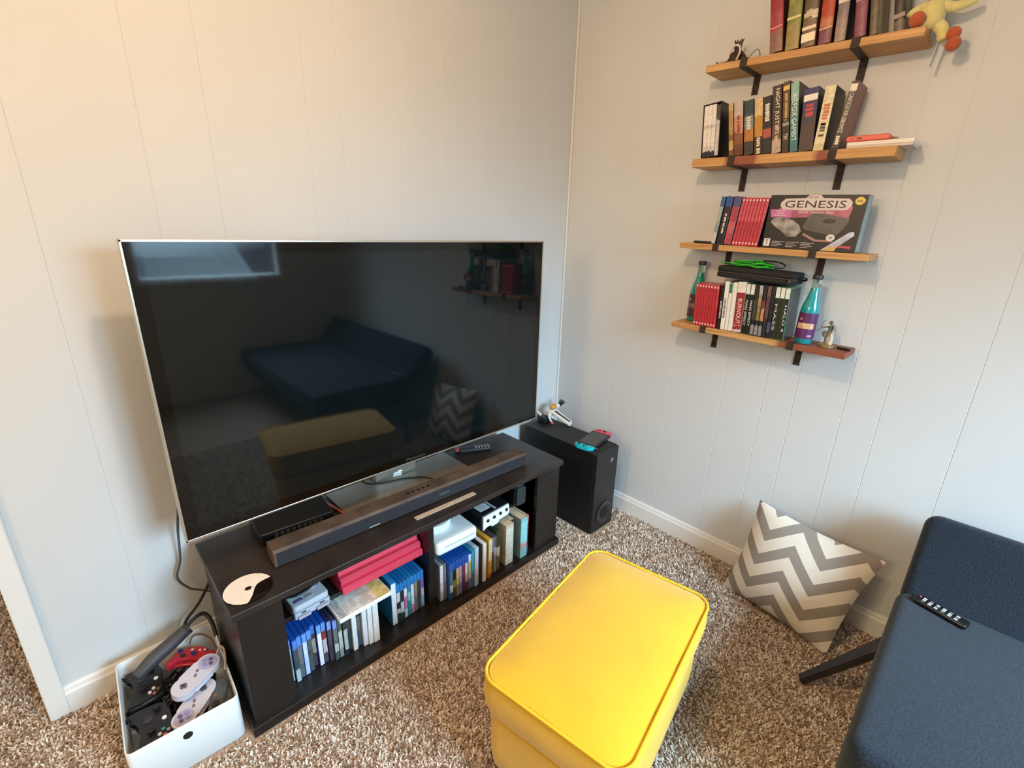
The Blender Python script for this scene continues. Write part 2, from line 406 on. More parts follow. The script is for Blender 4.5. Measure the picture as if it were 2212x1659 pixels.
# flat black box left of the base plate
t = thing('set_top_box', 'flat black box with vents left of television base', 'box', T(-1.585, -.15, TPZ) @ R(rad(-4), 'Z'))
mk('case', rbox(-.12, .12, -.085, .08, .003, .045, .008, bev=.003), P('#141313', .35, var=.2, scale=20, name='box_black'), t)
for k in range(9): mk('vent', box(-.075+.018*k, -.063+.018*k, -.0866, -.084, .014, .034, .001), P('#3a3733', .5, name='vent_grey'), t)
mk('foot', cyl(.01, .01, 0, .003, 14, M=T(-.09, -.05, 0)), BLKP, t); mk('foot', cyl(.01, .01, 0, .003, 14, M=T(.09, -.05, 0)), BLKP, t)
tag(mk('orange_cable', tube([(-1.452, -.07, STZ+.01), (-1.448, -.11, STZ+.006), (-1.438, -.16, STZ+.0045), (-1.424, -.24, STZ+.0045)], .0045), P('#e06a4a', .5, name='orange_rubber'), smooth=True),
    'orange-red cable lying between black box and television base', 'cable')
t = thing('plug_adaptor', 'small square white plug adaptor on television base', 'adaptor', T(-1.145, -.095, BPZ) @ R(rad(-18), 'Z'))
mk('body', box(-.026, .026, -.024, .024, 0, .02, .003), P('#d9d8cf', .4, name='white_plastic'), t)
mk('pin', box(.012, .03, -.02, -.012, .019, .023, .001), P('#f2f2ee', .25, .2, name='bright_pin'), t)
mk('pin', box(.012, .03, .004, .012, .019, .023, .001), P('#f2f2ee', .25, .2, name='bright_pin'), t)
tag(mk('thin_cable', tube([(-1.275, -.06, STZ+.011), (-1.265, -.1, STZ+.011), (-1.22, -.128, STZ+.011), (-1.16, -.145, STZ+.011), (-1.11, -.168, STZ+.011), (-1.06, -.21, STZ+.011), (-1.04, -.27, STZ+.011)], .0028), P('#17130f', .5, name='black_rubber'), smooth=True),
    'thin black cable curving across television base in front of adaptor', 'cable')
tag(mk('cable_loop', tube([(-1.33, -.25, STZ+.0105), (-1.3, -.235, STZ+.0105), (-1.275, -.255, STZ+.0105), (-1.295, -.277, STZ+.0105), (-1.325, -.272, STZ+.0105)], .0022, closed=True), P('#2b2018', .5, name='brown_rubber'), smooth=True),
    'tiny dark wire ring lying behind soundbar on television base', 'wire')
t = thing('remote_control', 'grey remote control with red end on stand beside base plate', 'remote', T(-.735, -.128, TPZ) @ R(rad(-28), 'Z'))
mk('body', rbox(-.08, .08, -.02, .02, 0, .017, .012, bev=.005), P('#35302e', .4, name='dark_grey_plastic'), t, smooth='auto')
mk('end_cap', ball(.0165, T(-.084, 0, .011), sz=.62, sx=.8), P('#a8463e', .35, name='red_end'), t, smooth=True)
for i in range(5):
    for j in range(3): mk('button', cyl(.0042, .0042, .016, .0192, 10, M=T(.005+.015*i, -.0105+.0105*j, 0)), P('#aaa39c', .5, name='pale_button'), t)

# disc on the stand's corner
t = thing('compact_disc', 'compact disc with white print lying on left front corner of stand', 'disc', T(-1.796, -.3935, TPZ) @ R(rad(-50), 'Z'))
def ring(r0, r1, z0, z1, n=48):
    bm = bmesh.new(); v = [[bm.verts.new((r*math.cos(2*PI*k/n), r*math.sin(2*PI*k/n), z)) for k in range(n)] for r, z in ((r0, z0), (r1, z0), (r1, z1), (r0, z1))]
    for a in range(4):
        for k in range(n): bm.faces.new((v[a][k], v[a][(k+1) % n], v[(a+1) % 4][(k+1) % n], v[(a+1) % 4][k]))
    return bm
mk('disc', ring(.0075, .064, 0, .0014), P('#2d211c', .12, .75, var=.3, scale=60, name='dark_disc_print'), t)
def disc_white():
    bm = bmesh.new(); n = 60; top = []; R0 = .0632
    # boundary runs as an S from the far rim to the near rim
    def sx(y): return float(np.interp(y, [-.063, -.045, -.022, -.006, .006, .018, .028, .042, .055, .063], [.034, .034, .0285, .0215, .0165, .0145, .0165, .025, .036, .044]))
    g = {}
    N = 44
    for j in range(N+1):
        y = -R0+2*R0*j/N; hw = math.sqrt(max(0, R0*R0-y*y)); xe = min(hw, max(-hw, sx(y)))
        g[j] = [(-hw+(xe+hw)*i/24, y) for i in range(25)]
    vs = {j: [bm.verts.new((x, y, .0017)) for x, y in g[j]] for j in g}
    for j in range(N):
        for i in range(24):
            q = [vs[j][i], vs[j][i+1], vs[j+1][i+1], vs[j+1][i]]
            c = sum((v.co for v in q), Vector())/4
            if c.xy.length > .0088:
                bm.faces.new(q)
    return bm
mk('printed_label', disc_white(), P('#f0e2d2', .4, var=.05, scale=40, name='white_disc_print'), t)

# ------------------------------------------------------------------ things inside the stand
def slit(t, x0, x1, y0, y1, z0, z1, name='port', col='#20212a'): return mk(name, box(x0, x1, y0, y1, z0, z1), P(col, .6, name='dark_slot'), t)
GREY = P('#b9bcc6', .45, name='console_grey')
t = thing('mini_console', 'small pale grey game console with dark cable across its top', 'game console', T(-1.630, -.324, SHT) @ R(rad(3), 'Z'))
mk('base', rbox(-.058, .058, -.066, .07, 0, .022, .006, bev=.002), GREY, t)
mk('upper_shell', rbox(-.058, .058, -.062, .072, .022, .044, .012, bev=.006), P('#c3c8cf', .4, name='console_light_grey'), t)
mk('cartridge_lid', box(-.034, .034, -.014, .028, .0435, .047, .002), P('#a9aab3', .5, name='lid_grey'), t)
mk('power_slider', box(-.047, -.018, -.046, -.037, .044, .049, .001), P('#63648a', .5, name='violet_slider'), t)
mk('reset_slider', box(.018, .047, -.012, -.003, .044, .049, .001), P('#63648a', .5, name='violet_slider'), t)
mk('eject_button', box(-.012, .012, -.046, -.032, .044, .0465, .001), P('#9fa0a6', .5, name='eject_grey'), t)
for x in (-.03, .03):
    mk('port_flap', box(x-.02, x+.02, -.074, -.066, .001, .012, .001), P('#b3a9b4', .45, name='flap_grey'), t)
    slit(t, x-.008, x+.008, -.0672, -.065, .0155, .02, 'port')
mk('cable', tube([(-.058, .03, .02), (-.056, .0, .046), (-.03, -.022, .053), (.01, -.02, .054), (.036, .0, .053), (.046, .035, .05), (.044, .075, .03)], .0036), P('#1f2228', .5, name='black_rubber2'), t, smooth=True)

t = thing('red_console', 'glossy red stepped plastic console box lying on left shelf', 'console', T(-1.368, -.39, SHT))
REDP = P('#dd3f55', .38, name='red_plastic')
mk('lower_tier', prism([(0, 0), (-.003, .004), (-.003, .024), (.003, .029), (.16, .029), (.16, 0)], -.159, .159), REDP, t)
mk('middle_tier', prism([(.012, .029), (.009, .034), (.009, .05), (.016, .056), (.15, .056), (.15, .029)], -.158, .158), REDP, t)
mk('upper_tier', prism([(.03, .056), (.027, .06), (.034, .083), (.05, .088), (.14, .094), (.14, .056)], -.157, .157), REDP, t)

t = thing('white_console', 'white rounded game console with raised oval lid on right shelf', 'game console', T(-1.08, -.37, SHT) @ R(rad(-2), 'Z'))
WHT = P('#e3e8e6', .3, name='white_gloss')
mk('body', rbox(-.096, .096, -.082, .1, .004, .058, .016, bev=.012), WHT, t, smooth='auto')
mk('disc_slot', box(-.062, .078, -.0832, -.08, .034, .0362), P('#8f9495', .5, name='slot_grey'), t)
mk('base_foot', rbox(-.088, .088, -.072, .092, 0, .0045, .012), P('#b9bebd', .5, name='foot_grey'), t)
bm = lathe([(.001, 0), (.06, 0), (.066, .01), (.066, .022), (.06, .03), (.03, .032), (.001, .0322)], 40, M=T(-.034, .03, .0565) @ Matrix.Diagonal((1, .8, 1, 1)))
mk('lid', bm, WHT, t, smooth='auto')
mk('lid_button', cyl(.006, .006, 0, .002, 16, M=T(-.068, .006, .0882)), P('#4f5654', .5, name='grey_button'), t)
for k in range(3): mk('emblem', rbox(-.05+.013*k, -.041+.013*k, .012, .022, .0882, .0896, .002), P('#f2f5f4', .4, name='emblem_white'), t)

t = thing('black_console', 'black cube game console with white front panel of four ports', 'game console', T(-.866, -.355, SHT) @ R(rad(1.5), 'Z'))
mk('body', rbox(-.079, .079, -.072, .09, .004, .072, .008, bev=.004), P('#17191b', .35, name='console_black'), t)
poly = [(-.076, .003), (-.076, .066), (.07, .07), (.075, .03), (.067, .018), (.014, .015), (.008, .004), (-.026, .002), (-.036, .013), (-.058, .012)]
mk('front_panel', plate(poly, -.0785, .0065), P('#e9ebea', .4, name='panel_white'), t)
for k in range(4):
    mk('controller_port', cyl(.0072, .0072, 0, .004, 20, M=T(-.053+.036*k, -.079, .043+.002*k) @ R(rad(90), 'X')), P('#101214', .5, name='port_black'), t)
mk('sticker', box(-.064, -.008, -.045, .0, .0715, .0732), P('#cfd4d4', .35, var=.1, scale=200, name='paper_sticker'), t)
for k in range(4): mk('small_print', box(-.058, -.016-.006*(k % 2), -.037+.009*k, -.034+.009*k, .0731, .0735), P('#8b9090', .4, name='sticker_ink'), t)
mk('sheen_strip', box(-.003, .008, -.066, .06, .0715, .0732), P('#9fb4b2', .2, name='painted_sheen'), t)  # pale teal strip paints a sheen across the black top
mk('handle', tube([(-.05, .088, .05), (-.05, .112, .05), (.05, .112, .05), (.05, .088, .05)], .006), P('#17191b', .35, name='console_black'), t, smooth=True)
for x in (-.06, .06):
    for y in (-.055, .07): mk('foot', cyl(.008, .008, 0, .005, 12, M=T(x, y, 0)), BLKP, t)

t = thing('webcam_speaker', 'black rounded speaker at right end of right shelf', 'speaker', T(-.685, -.36, SHT) @ R(rad(-8), 'Z'))
mk('body', rbox(-.03, .03, -.045, .055, 0, .118, .022, bev=.014), P('#1c1d1e', .4, name='speaker_black'), t, smooth='auto')
mk('grille', rbox(-.024, .024, -.0475, -.04, .012, .1, .012, axis='y'), P('#2f3131', .7, bump=.4, bscale=800, name='speaker_mesh'), t)

# game cases and books standing in rows
def game_case(name, label, cat, group, M, wd, h, d, shell, stops, title=None, tcol='#e8e8e8', ts=.006, side=None, top_band=None, dot=False):
    t = thing(name, label, cat, M, group)
    sm = P(shell, .18, coat=.3, name='case_plastic')
    bm = box(0, wd, 0, d, 0, h, .0012, 1)
    mk('shell', bm, sm, t)
    zt = h*.985
    if top_band:
        mk('logo_band', box(.001, wd-.001, -.0007, .001, h*.79, zt), P(top_band, .25, var=.2, scale=150, name='logo_print'), t); zt = h*.79
    m = banded(stops, .3) if len(stops) > 1 else P(stops[0][1], .3, var=.08, scale=120, name='paper_insert')
    mk('spine_insert', box(.001, wd-.001, -.0007, .001, h*.015, zt), m, t)
    if title == '#': marks(wd/2, -.0009, h*.45, h*.4, ts, tcol, t, int(wd*1e5)+len(label))
    elif title: spine_text(title, wd/2, -.0009, h*.42, h*.5, ts, P(tcol, .5, name='spine_ink'), t)
    if dot:
        for zz in (.945, .06): mk('logo_mark', box(wd*.25, wd*.75, -.0011, 0, h*(zz-.018), h*(zz+.018)), P('#f0cfc8', .4, name='logo_white'), t)
    if side: mk('cover_insert', box(wd-.0005, wd+.0006, .004, d-.003, h*.02, h*.98), P(side, .25, var=.4, scale=30, name='cover_print'), t)
    return t
def book(name, label, M, wd, h, d, cover, stops=None, title=None, tcol='#eeeeee', ts=.012, tpos=.5, tlen=.6, bands=(), side=None, group=None, round_spine=False, second=None):
    t = thing(name, label, 'book', M, group)
    cm = banded(stops, .4) if stops else P(cover, .4, var=.15, scale=50, name='book_cover')
    sm = P(side or cover, .4, var=.25, scale=25, name='book_board')
    th = .0012
    bm = box(0, th, 0, d, 0, h); box(wd-th, wd, 0, d, 0, h, bm=bm)
    mk('cover_board', bm, sm, t)
    if round_spine:
        prof = [(wd/2-wd/2*math.cos(PI*k/10), -.005*math.sin(PI*k/10)) for k in range(11)]
        bm = bmesh.new(); a = [bm.verts.new((x, y, 0)) for x, y in prof]; b = [bm.verts.new((x, y, h)) for x, y in prof]
        for i in range(10): bm.faces.new((a[i], a[i+1], b[i+1], b[i]))
        bm.faces.new(a[::-1]); bm.faces.new(b); bm.faces.new((a[0], b[0], b[-1], a[-1]))
        mk('spine', bm, cm, t)
    else:
        mk('spine', box(0, wd, -.0012, .0002, 0, h, .0005, 1), cm, t)
    mk('page_block', box(th, wd-th, .001, d-.003, .002, h-.002), P('#cdb594', .85, var=.12, scale=300, name='page_edges'), t)
    yf = -.0058 if round_spine else -.0014
    if title and title[0] == '#': marks(wd/2, yf, h*tpos, h*tlen, ts, tcol, t, len(label))
    elif title: spine_text(title, wd/2, yf, h*tpos, h*tlen, ts, P(tcol, .45, name='title_ink'), t)
    if second and second[0] == '#': marks(wd/2, yf, h*second[1], h*second[2], second[3], second[4], t, len(label)+9, 'author')
    elif second: spine_text(second[0], wd/2, yf, h*second[1], h*second[2], second[3], P(second[4], .45, name='author_ink'), t, name='author')
    for z, hh, c in bands: mk('spine_band', box(.0008, wd-.0008, yf-.0004, .0005, h*z, h*(z+hh)), P(c, .4, name='band_print'), t)
    return t

ORD = ['first', 'second', 'third', 'fourth', 'fifth', 'sixth', 'seventh', 'eighth', 'ninth', 'tenth', 'eleventh', 'twelfth', 'thirteenth', 'fourteenth', 'fifteenth', 'sixteenth', 'seventeenth', 'eighteenth', 'nineteenth', 'twentieth']
BZ = .0356
BLUE = '#1b4fa8'
rowA = [('pale blue-grey', BLUE, [(0, '#b9bfb8'), (.35, '#8fa3a4'), (.8, '#a9c4d8')], '#5d8fd8'), ('black and white', BLUE, [(0, '#b7c6c4'), (.38, '#4b5150')], '#4f7fd6'),
        ('dark grey', BLUE, [(0, '#5f6a68'), (.4, '#707a78')], '#5d8be0'), ('icy blue-white', BLUE, [(0, '#c3d6ee'), (.5, '#d6e4f2')], '#6a9be2'),
        ('dark green-grey', BLUE, [(0, '#4a5b58'), (.5, '#544d4a'), (.7, '#59605b')], '#5f96d4'), ('tan and brown', BLUE, [(0, '#4e4446'), (.4, '#a39a90'), (.85, '#4a3c36')], '#3f78c0'),
        ('clean white', BLUE, [(0, '#efe9f0')], '#6f9fd6'), ('red and cream', BLUE, [(0, '#54484b'), (.3, '#d8c3c0'), (.75, '#8e3a34')], '#5f93d2'),
        ('dark brown', '#2a2f58', [(0, '#493f44'), (.5, '#5a5054')], '#7f97dc'), ('mottled grey', '#4a5a8c', [(0, '#56605c'), (.25, '#c8cdc6'), (.5, '#6d7671')], '#8296d8'),
        ('speckled grey-green', '#3f4a46', [(0, '#8e9a94'), (.2, '#cbd0c8'), (.6, '#5a6560')], None), ('black and white striped', '#23282a', [(0, '#2a3233'), (.15, '#bfc6c0'), (.6, '#3a4344'), (.8, '#d5dad4')], None),
        ('slate blue-grey', '#2c3338', [(0, '#3c4a52'), (.5, '#47545a')], None), ('plain white', '#dfe5e8', [(0, '#e8edf0')], None),
        ('dark olive', '#2b2f2c', [(0, '#4c5f66'), (.35, '#77766a'), (.7, '#3c3631')], None), ('glossy white', '#e2e6ea', [(0, '#e9edf2')], None), ('bright white', '#e3e8ea', [(0, '#eef1f2')], None),
        ('warm white', '#e5e8e4', [(0, '#eef0ea')], None)]
x = -1.726
for i, (cn, sh, stp, tb) in enumerate(rowA):
    wd = .0148 if i < 10 else (.0145 if i < 13 else .0165)
    if i == 17: wd = .021
    h = .172 if i < 10 else .19
    y = [-.395, -.408, -.4, -.4, -.397, -.385, -.398, -.396, -.404, -.412, -.412, -.418, -.404, -.418, -.41, -.424, -.43, -.434][i]
    game_case('game_case', f'{cn} game case, {ORD[i]} from left in the stand\'s left row', 'game case', 'game cases in the left row of the stand',
              T(x, y, BZ) @ R(rad(.0), 'Y'), wd, h, .128, sh, stp, top_band=tb, title=None)
    x += wd+.0012
rowB = [('white', '#2b7fb8', [(0, '#e6ebf0')], .02, None), ('black and white patterned', '#1f6fae', [(0, '#2d3c3a'), (.3, '#c9cfcb'), (.45, '#2d3331'), (.7, '#d9dcd8')], .0155, None), ('black with white foot', '#1d66a8', [(0, '#39443f'), (.25, '#dde2e0'), (.6, '#2c2a2b')], .0145, None),
        ('pink and white', '#1d66a8', [(0, '#d3d9d6'), (.3, '#cf7fa4'), (.75, '#e6e9ee')], .0145, None), ('teal', '#1f74b0', [(0, '#2b9aa0'), (.5, '#7fc6c6'), (.8, '#2f8c96')], .0145, None),
        ('white and pale pink', '#1f74b0', [(0, '#c98fb0'), (.3, '#e1e6e8')], .0145, None), ('olive grey', '#1d66a8', [(0, '#67756d'), (.5, '#8d8a72')], .014, None), ('brown', '#1d66a8', [(0, '#5c4a44'), (.4, '#4a3a34')], .0145, None),
        ('purple over pale blue', '#2a6fb0', [(0, '#8fbfdc'), (.4, '#c9c7bd'), (.65, '#7a63a8')], .0145, None)]
x = -1.362
for i, (cn, sh, stp, wd, tb) in enumerate(rowB):
    h = .19 if i == 0 else .172
    game_case('game_case', f'{cn} game case, {ORD[i]} in the short row beside the stand\'s divider', 'game case', 'game cases left of the divider',
              T(x, -.412+.001*i, BZ), wd, h, .128, sh, stp, top_band='#2a78b8' if i else None)
    x += wd+.001
rowC = [('white lettered', '#7d8a94', -1.160, .0155, [(0, '#c9cdc9'), (.25, '#eceaea')], .172, None), ('dull grey', '#5a5f6a', -1.1435, .013, [(0, '#77707a'), (.5, '#8d8184')], .172, None),
        ('dark green and white', BLUE, -1.128, .0155, [(0, '#33554f'), (.25, '#dfe5df'), (.5, '#547f78')], .172, '#2a5fae'), ('mustard and black', BLUE, -1.111, .0145, [(0, '#5c4c2c'), (.35, '#a48a3c'), (.6, '#2a2620')], .172, '#2456a4'),
        ('golden', BLUE, -1.0955, .0145, [(0, '#8c8a78'), (.4, '#d8b868')], .172, '#2456a4'), ('pale violet', BLUE, -1.08, .0135, [(0, '#8f7f90'), (.4, '#b8a8bd')], .172, '#2456a4'),
        ('maroon', BLUE, -1.0655, .0145, [(0, '#4e2a36'), (.5, '#8a3448')], .172, '#2456a4'), ('pink and white small', BLUE, -1.05, .0145, [(0, '#5b3c48'), (.3, '#d3a3b4'), (.55, '#e6ddd6')], .172, '#2456a4'),
        ('yellow-olive', BLUE, -1.0345, .0155, [(0, '#6a6f80'), (.35, '#c9bd72')], .172, '#c9dbe6'), ('teal', '#1b8fb0', -1.018, .0125, [(0, '#3a6a9c'), (.4, '#2fa6bc')], .18, None),
        ('icy white', '#9fb6cc', -1.0045, .0185, [(0, '#b9cbe2'), (.3, '#d8d4e2'), (.8, '#bfe2ec')], .19, None), ('all black', '#15191b', -.985, .018, [(0, '#14181a')], .19, None),
        ('white narrow', '#d9d8d4', -.9625, .0165, [(0, '#e6e2de')], .19, None), ('cream to orange', '#c99a3a', -.9325, .018, [(0, '#a8443c'), (.12, '#e0aa3e'), (.45, '#f0dfa8')], .195, None),
        ('dark purple-grey', '#3c3440', -.9115, .016, [(0, '#4a3c44'), (.6, '#8f90a4')], .19, None), ('tan and grey', '#4a4440', -.893, .0165, [(0, '#97866f'), (.5, '#b3b0ac'), (.7, '#6a625c')], .185, None),
        ('dark olive', '#2f3a28', -.874, .02, [(0, '#6a5c40'), (.35, '#c4b98c'), (.6, '#33422c')], .2, None)]
for i, (cn, sh, x, wd, stp, h, tb) in enumerate(rowC):
    game_case('game_case', f'{cn} game case, {ORD[i]} from left in the stand\'s right row', 'game case', 'game cases in the right row of the stand',
              T(x, [-.432, -.433, -.452, -.45, -.451, -.45, -.451, -.45, -.452, -.455, -.459, -.458, -.462, -.461, -.452, -.448, -.445][i], BZ), wd, h, .125, sh, stp, top_band=tb)
book('paperback', 'cream-spined thick book near right end of stand\'s bottom row', T(-.822, -.448, BZ), .045, .203, .12, '#d8d2bb', stops=[(0, '#d2cdb4'), (.08, '#ded9c6'), (.92, '#cbbf9f')], side='#b7ad90')
book('paperback', 'dark brown book between cream book and teal book in stand', T(-.773, -.42, BZ), .03, .195, .12, '#3c3430')  # dark volume put in where only a shaded gap lies
book('paperback', 'turquoise-spined book with pink blossom near right end of stand', T(-.74, -.458, BZ), .041, .205, .12, '#8fd0cf', stops=[(0, '#7fb3ac'), (.25, '#c98f94'), (.36, '#93d6d6'), (.9, '#7fc2c0')], side='#6f8a86')
book('paperback', 'thin maroon book beside right post of stand', T(-.697, -.45, BZ), .013, .203, .12, '#7c2f44', stops=[(0, '#5f5a62'), (.2, '#7c2f44'), (.82, '#c2627a')])
t = thing('flat_game_case', 'white game case with yellow art lying flat across upright cases', 'game case', T(-1.573, -.462, BZ+.1905) @ R(rad(1), 'Z'))
mk('shell', box(0, .19, 0, .13, 0, .0145, .0012, 1), P('#e6e8e4', .2, name='case_white'), t)
mk('cover_insert', box(.03, .187, .003, .127, .0143, .0151), banded([(0, '#d9dcd3'), (.45, '#e3d3c2'), (.7, '#d9c77a')], .3, mix=.35, scale=45, axis=0), t)
mk('spine_insert', box(.004, .186, -.0006, .001, .001, .0135), P('#efefec', .3, name='paper_white'), t)
mk('end_label', box(.004, .028, .003, .127, .0143, .0151), P('#a9aeb0', .3, var=.4, scale=90, name='grey_print'), t)

# ------------------------------------------------------------------ shelves on the right wall
def wood(stains=(), red=False, seed=0.0):
    m = bpy.data.materials.new('shelf_wood'); m.use_nodes = True; nt = m.node_tree; b = nt.nodes['Principled BSDF']
    b.inputs['Roughness'].default_value = .55
    tc = nt.nodes.new('ShaderNodeTexCoord'); mp = nt.nodes.new('ShaderNodeMapping'); mp.inputs['Scale'].default_value = (2.2, 26, 40); mp.inputs['Location'].default_value = (seed, seed, 0)
    n = nt.nodes.new('ShaderNodeTexNoise'); n.inputs['Scale'].default_value = 2.2; n.inputs['Detail'].default_value = 5; n.inputs['Distortion'].default_value = .8
    nt.links.new(tc.outputs['Object'], mp.inputs[0]); nt.links.new(mp.outputs[0], n.inputs['Vector'])
    r = nt.nodes.new('ShaderNodeValToRGB'); e = r.color_ramp.elements
    e[0].position = .3; e[1].position = .72; e[0].color = (*lin('#b07c46'), 1); e[1].color = (*lin('#d3a468'), 1)
    nt.links.new(n.outputs['Fac'], r.inputs[0]); col = r.outputs[0]
    sp = nt.nodes.new('ShaderNodeSeparateXYZ'); nt.links.new(tc.outputs['Object'], sp.inputs[0])
    n2 = nt.nodes.new('ShaderNodeTexNoise'); n2.inputs['Scale'].default_value = 22; n2.inputs['Detail'].default_value = 4; nt.links.new(tc.outputs['Object'], n2.inputs['Vector'])
    for cx, hw in stains:      # red heartwood patches of the board
        d = nt.nodes.new('ShaderNodeMath'); d.operation = 'SUBTRACT'; d.inputs[1].default_value = cx; nt.links.new(sp.outputs[0], d.inputs[0])
        a = nt.nodes.new('ShaderNodeMath'); a.operation = 'ABSOLUTE'; nt.links.new(d.outputs[0], a.inputs[0])
        q = nt.nodes.new('ShaderNodeMath'); q.operation = 'MULTIPLY_ADD'; q.inputs[1].default_value = .05; nt.links.new(n2.outputs['Fac'], q.inputs[0]); nt.links.new(a.outputs[0], q.inputs[2])
        mr = nt.nodes.new('ShaderNodeMapRange'); mr.inputs['From Min'].default_value = hw+.018; mr.inputs['From Max'].default_value = hw+.032; mr.inputs['To Min'].default_value = 1; mr.inputs['To Max'].default_value = 0
        nt.links.new(q.outputs[0], mr.inputs['Value'])
        mx = nt.nodes.new('ShaderNodeMix'); mx.data_type = 'RGBA'; nt.links.new(mr.outputs[0], mx.inputs[0]); nt.links.new(col, mx.inputs[6]); mx.inputs[7].default_value = (*lin('#8a4a33'), 1); col = mx.outputs[2]
    nt.links.new(col, b.inputs['Base Color'])
    return m
RUST = P('#3a2c26', .65, .3, var=.4, scale=60, bump=.15, name='rusty_steel')
def shelf(label, y0, z0, tilt, length, th, br, legs, woodm, chips=()):
    """frame: local x along the wall to the right, local y into the wall, local z up; top surface at z = 0"""
    M = T(0, y0, z0) @ R(rad(-90), 'Z') @ R(tilt, 'Y')
    t = thing('wall_shelf', label, 'shelf', M, 'wooden wall shelves on steel brackets')
    mk('board', box(0, length, -.14, -.0005, -th, 0, .002, 2), woodm, t)
    for s_, leg in zip(br, legs):
        wd, k = .0115, .003
        prof = [(-.118, .0004), (-.118, k), (-.1435, k), (-.1435, -th-k), (-k, -th-k), (-k, -th-leg), (-.0003, -th-leg), (-.0003, -th-.0004), (-.1404, -th-.0004), (-.1404, .0004)]
        b = mk('bracket', prism(prof, s_-wd, s_+wd), RUST, t)
        for q in (.35, .75): mk('screw', cyl(.0042, .0042, 0, .002, 12, M=T(s_, -k-.0002, -th-leg*q-.004) @ R(rad(90), 'X')), P('#0f0b09', .5, .4, name='dark_screw'), b)
    return M
e = .0007
M1 = shelf('uppermost wooden wall shelf, holding old hardback books and yellow plush toy', -.736, 2.047, math.atan2(.022, .628), .632, .023, (.137, .467), (.062, .088), wood(seed=1))
M2 = shelf('second wooden wall shelf from top, with reddish patches, holding paperbacks', -.732, 1.736, math.atan2(.010, .635), .638, .03, (.15, .472), (.08, .08), wood(((.185, .055), (.44, .02)), seed=3))
M3 = shelf('third wooden wall shelf from top, holding red cases and console box', -.724, 1.427, math.atan2(.015, .642), .645, .022, (.15, .485), (.055, .085), wood(seed=5))
M4 = shelf('lowest wooden wall shelf, dark red at its right end', -.733, 1.102, math.atan2(.014, .638), .64, .021, (.14, .468), (.085, .085), wood(((.55, .13),), seed=8))
def on(M, s_, y, h=0.0, lean=0.0, w_=0.0):
    """matrix for an item whose spine's lower left corner is at s_ along the shelf; lean > 0 tips its top to the right"""
    if lean > 0: return M @ T(s_+w_, y, h+e) @ R(rad(lean), 'Y') @ T(-w_, 0, 0)
    return M @ T(s_, y, h+e) @ R(rad(lean), 'Y')

# top shelf: hardbacks
F = -.13
book('hardback', 'faded red hardback leaning at left end of top shelf\'s books', on(M1, .216, F, 0, -11), .04, .235, .118, '#a8393c', stops=[(0, '#8f6a5a'), (.26, '#a8434a'), (.5, '#9d3338')], round_spine=True, side='#5c1f22', title='', bands=((.3, .02, '#d98a80'),))
book('hardback', 'yellow-green hardback beside the red one on top shelf', on(M1, .263, F, 0, -7), .041, .24, .12, '#8f8a4c', stops=[(0, '#a08f58'), (.3, '#8a8c4a'), (.55, '#9c9656')], round_spine=True, side='#39522e', bands=((.36, .03, '#d9c98c'),))
book('hardback', 'brown hardback with white band and blotches on top shelf', on(M1, .311, F, 0, -7), .04, .238, .12, '#6d5a48', stops=[(0, '#7a6650'), (.33, '#d8c7ac'), (.42, '#6a5848')], round_spine=True, side='#8a4b3a', bands=((.06, .1, '#efe0c0'), (.2, .04, '#e5d2b0')))
book('hardback', 'orange-red illustrated hardback in middle of top shelf', on(M1, .36, F, 0, -6.5), .036, .236, .12, '#b85a3c', stops=[(0, '#7d4a58'), (.17, '#c07a58'), (.3, '#b5492f'), (.5, '#8f3f3a')], round_spine=True, side='#3a1c1c', bands=((.17, .012, '#e2bd98'),))
book('hardback', 'silver-grey hardback with pale oval on top shelf', on(M1, .404, F, 0, -6), .03, .235, .12, '#857a7a', stops=[(0, '#a08a80'), (.25, '#8a7a7c'), (.5, '#6f6468')], round_spine=True, side='#241a2a', bands=((.43, .05, '#d9cdbf'),))
book('hardback', 'maroon-purple hardback above right bracket of top shelf', on(M1, .457, F, 0, -10), .03, .237, .12, '#86475a', stops=[(0, '#8a4c60'), (.45, '#80404e')], round_spine=True, side='#1e2018', bands=((.4, .05, '#b07a80'),))
book('hardback', 'dull olive hardback right of maroon one on top shelf', on(M1, .496, F, 0, -11), .022, .236, .12, '#5f5440', stops=[(0, '#6a5d48'), (.5, '#55563a')], round_spine=True, side='#c9b088')
book('hardback', 'dark brown patterned hardback tilted against plush on top shelf', on(M1, .552, F+.022, 0, -13), .026, .232, .1, '#3c2c26', stops=[(0, '#6f6258'), (.14, '#3c2c26'), (.5, '#4a3830')], round_spine=True, side='#33261e', bands=((.16, .05, '#8b7c72'),))
# small brown crowned figurine with white cable
t = thing('figurine', 'small dark brown figurine with spiky crown on top shelf', 'figurine', M1 @ T(.075, -.07, e))
FB = P('#3a2a22', .55, var=.35, scale=60, bump=.3, bscale=150, name='brown_resin')
bm = lathe([(.026, 0), (.03, .006), (.024, .022), (.014, .04), (.011, .05), (.013, .058), (.012, .066)], 20)
mk('body', bm, FB, t, smooth='auto')
bm = bmesh.new()
for k in range(7):
    a = 2*PI*k/7; cyl(.0035, .0008, 0, .016, 8, bm, M=T(.0105*math.cos(a), .0105*math.sin(a), .07) @ R(.5*math.cos(a+PI/2)*-1, 'X') @ R(.45*math.cos(a), 'Y'))
mk('crown', bm, FB, t)
mk('arm', tube([(-.012, 0, .044), (-.026, -.006, .028), (-.03, -.018, .008)], [.006, .005, .004]), FB, t, smooth=True)
mk('arm', tube([(.012, 0, .044), (.028, -.004, .03), (.04, -.01, .014)], [.006, .005, .004]), FB, t, smooth=True)
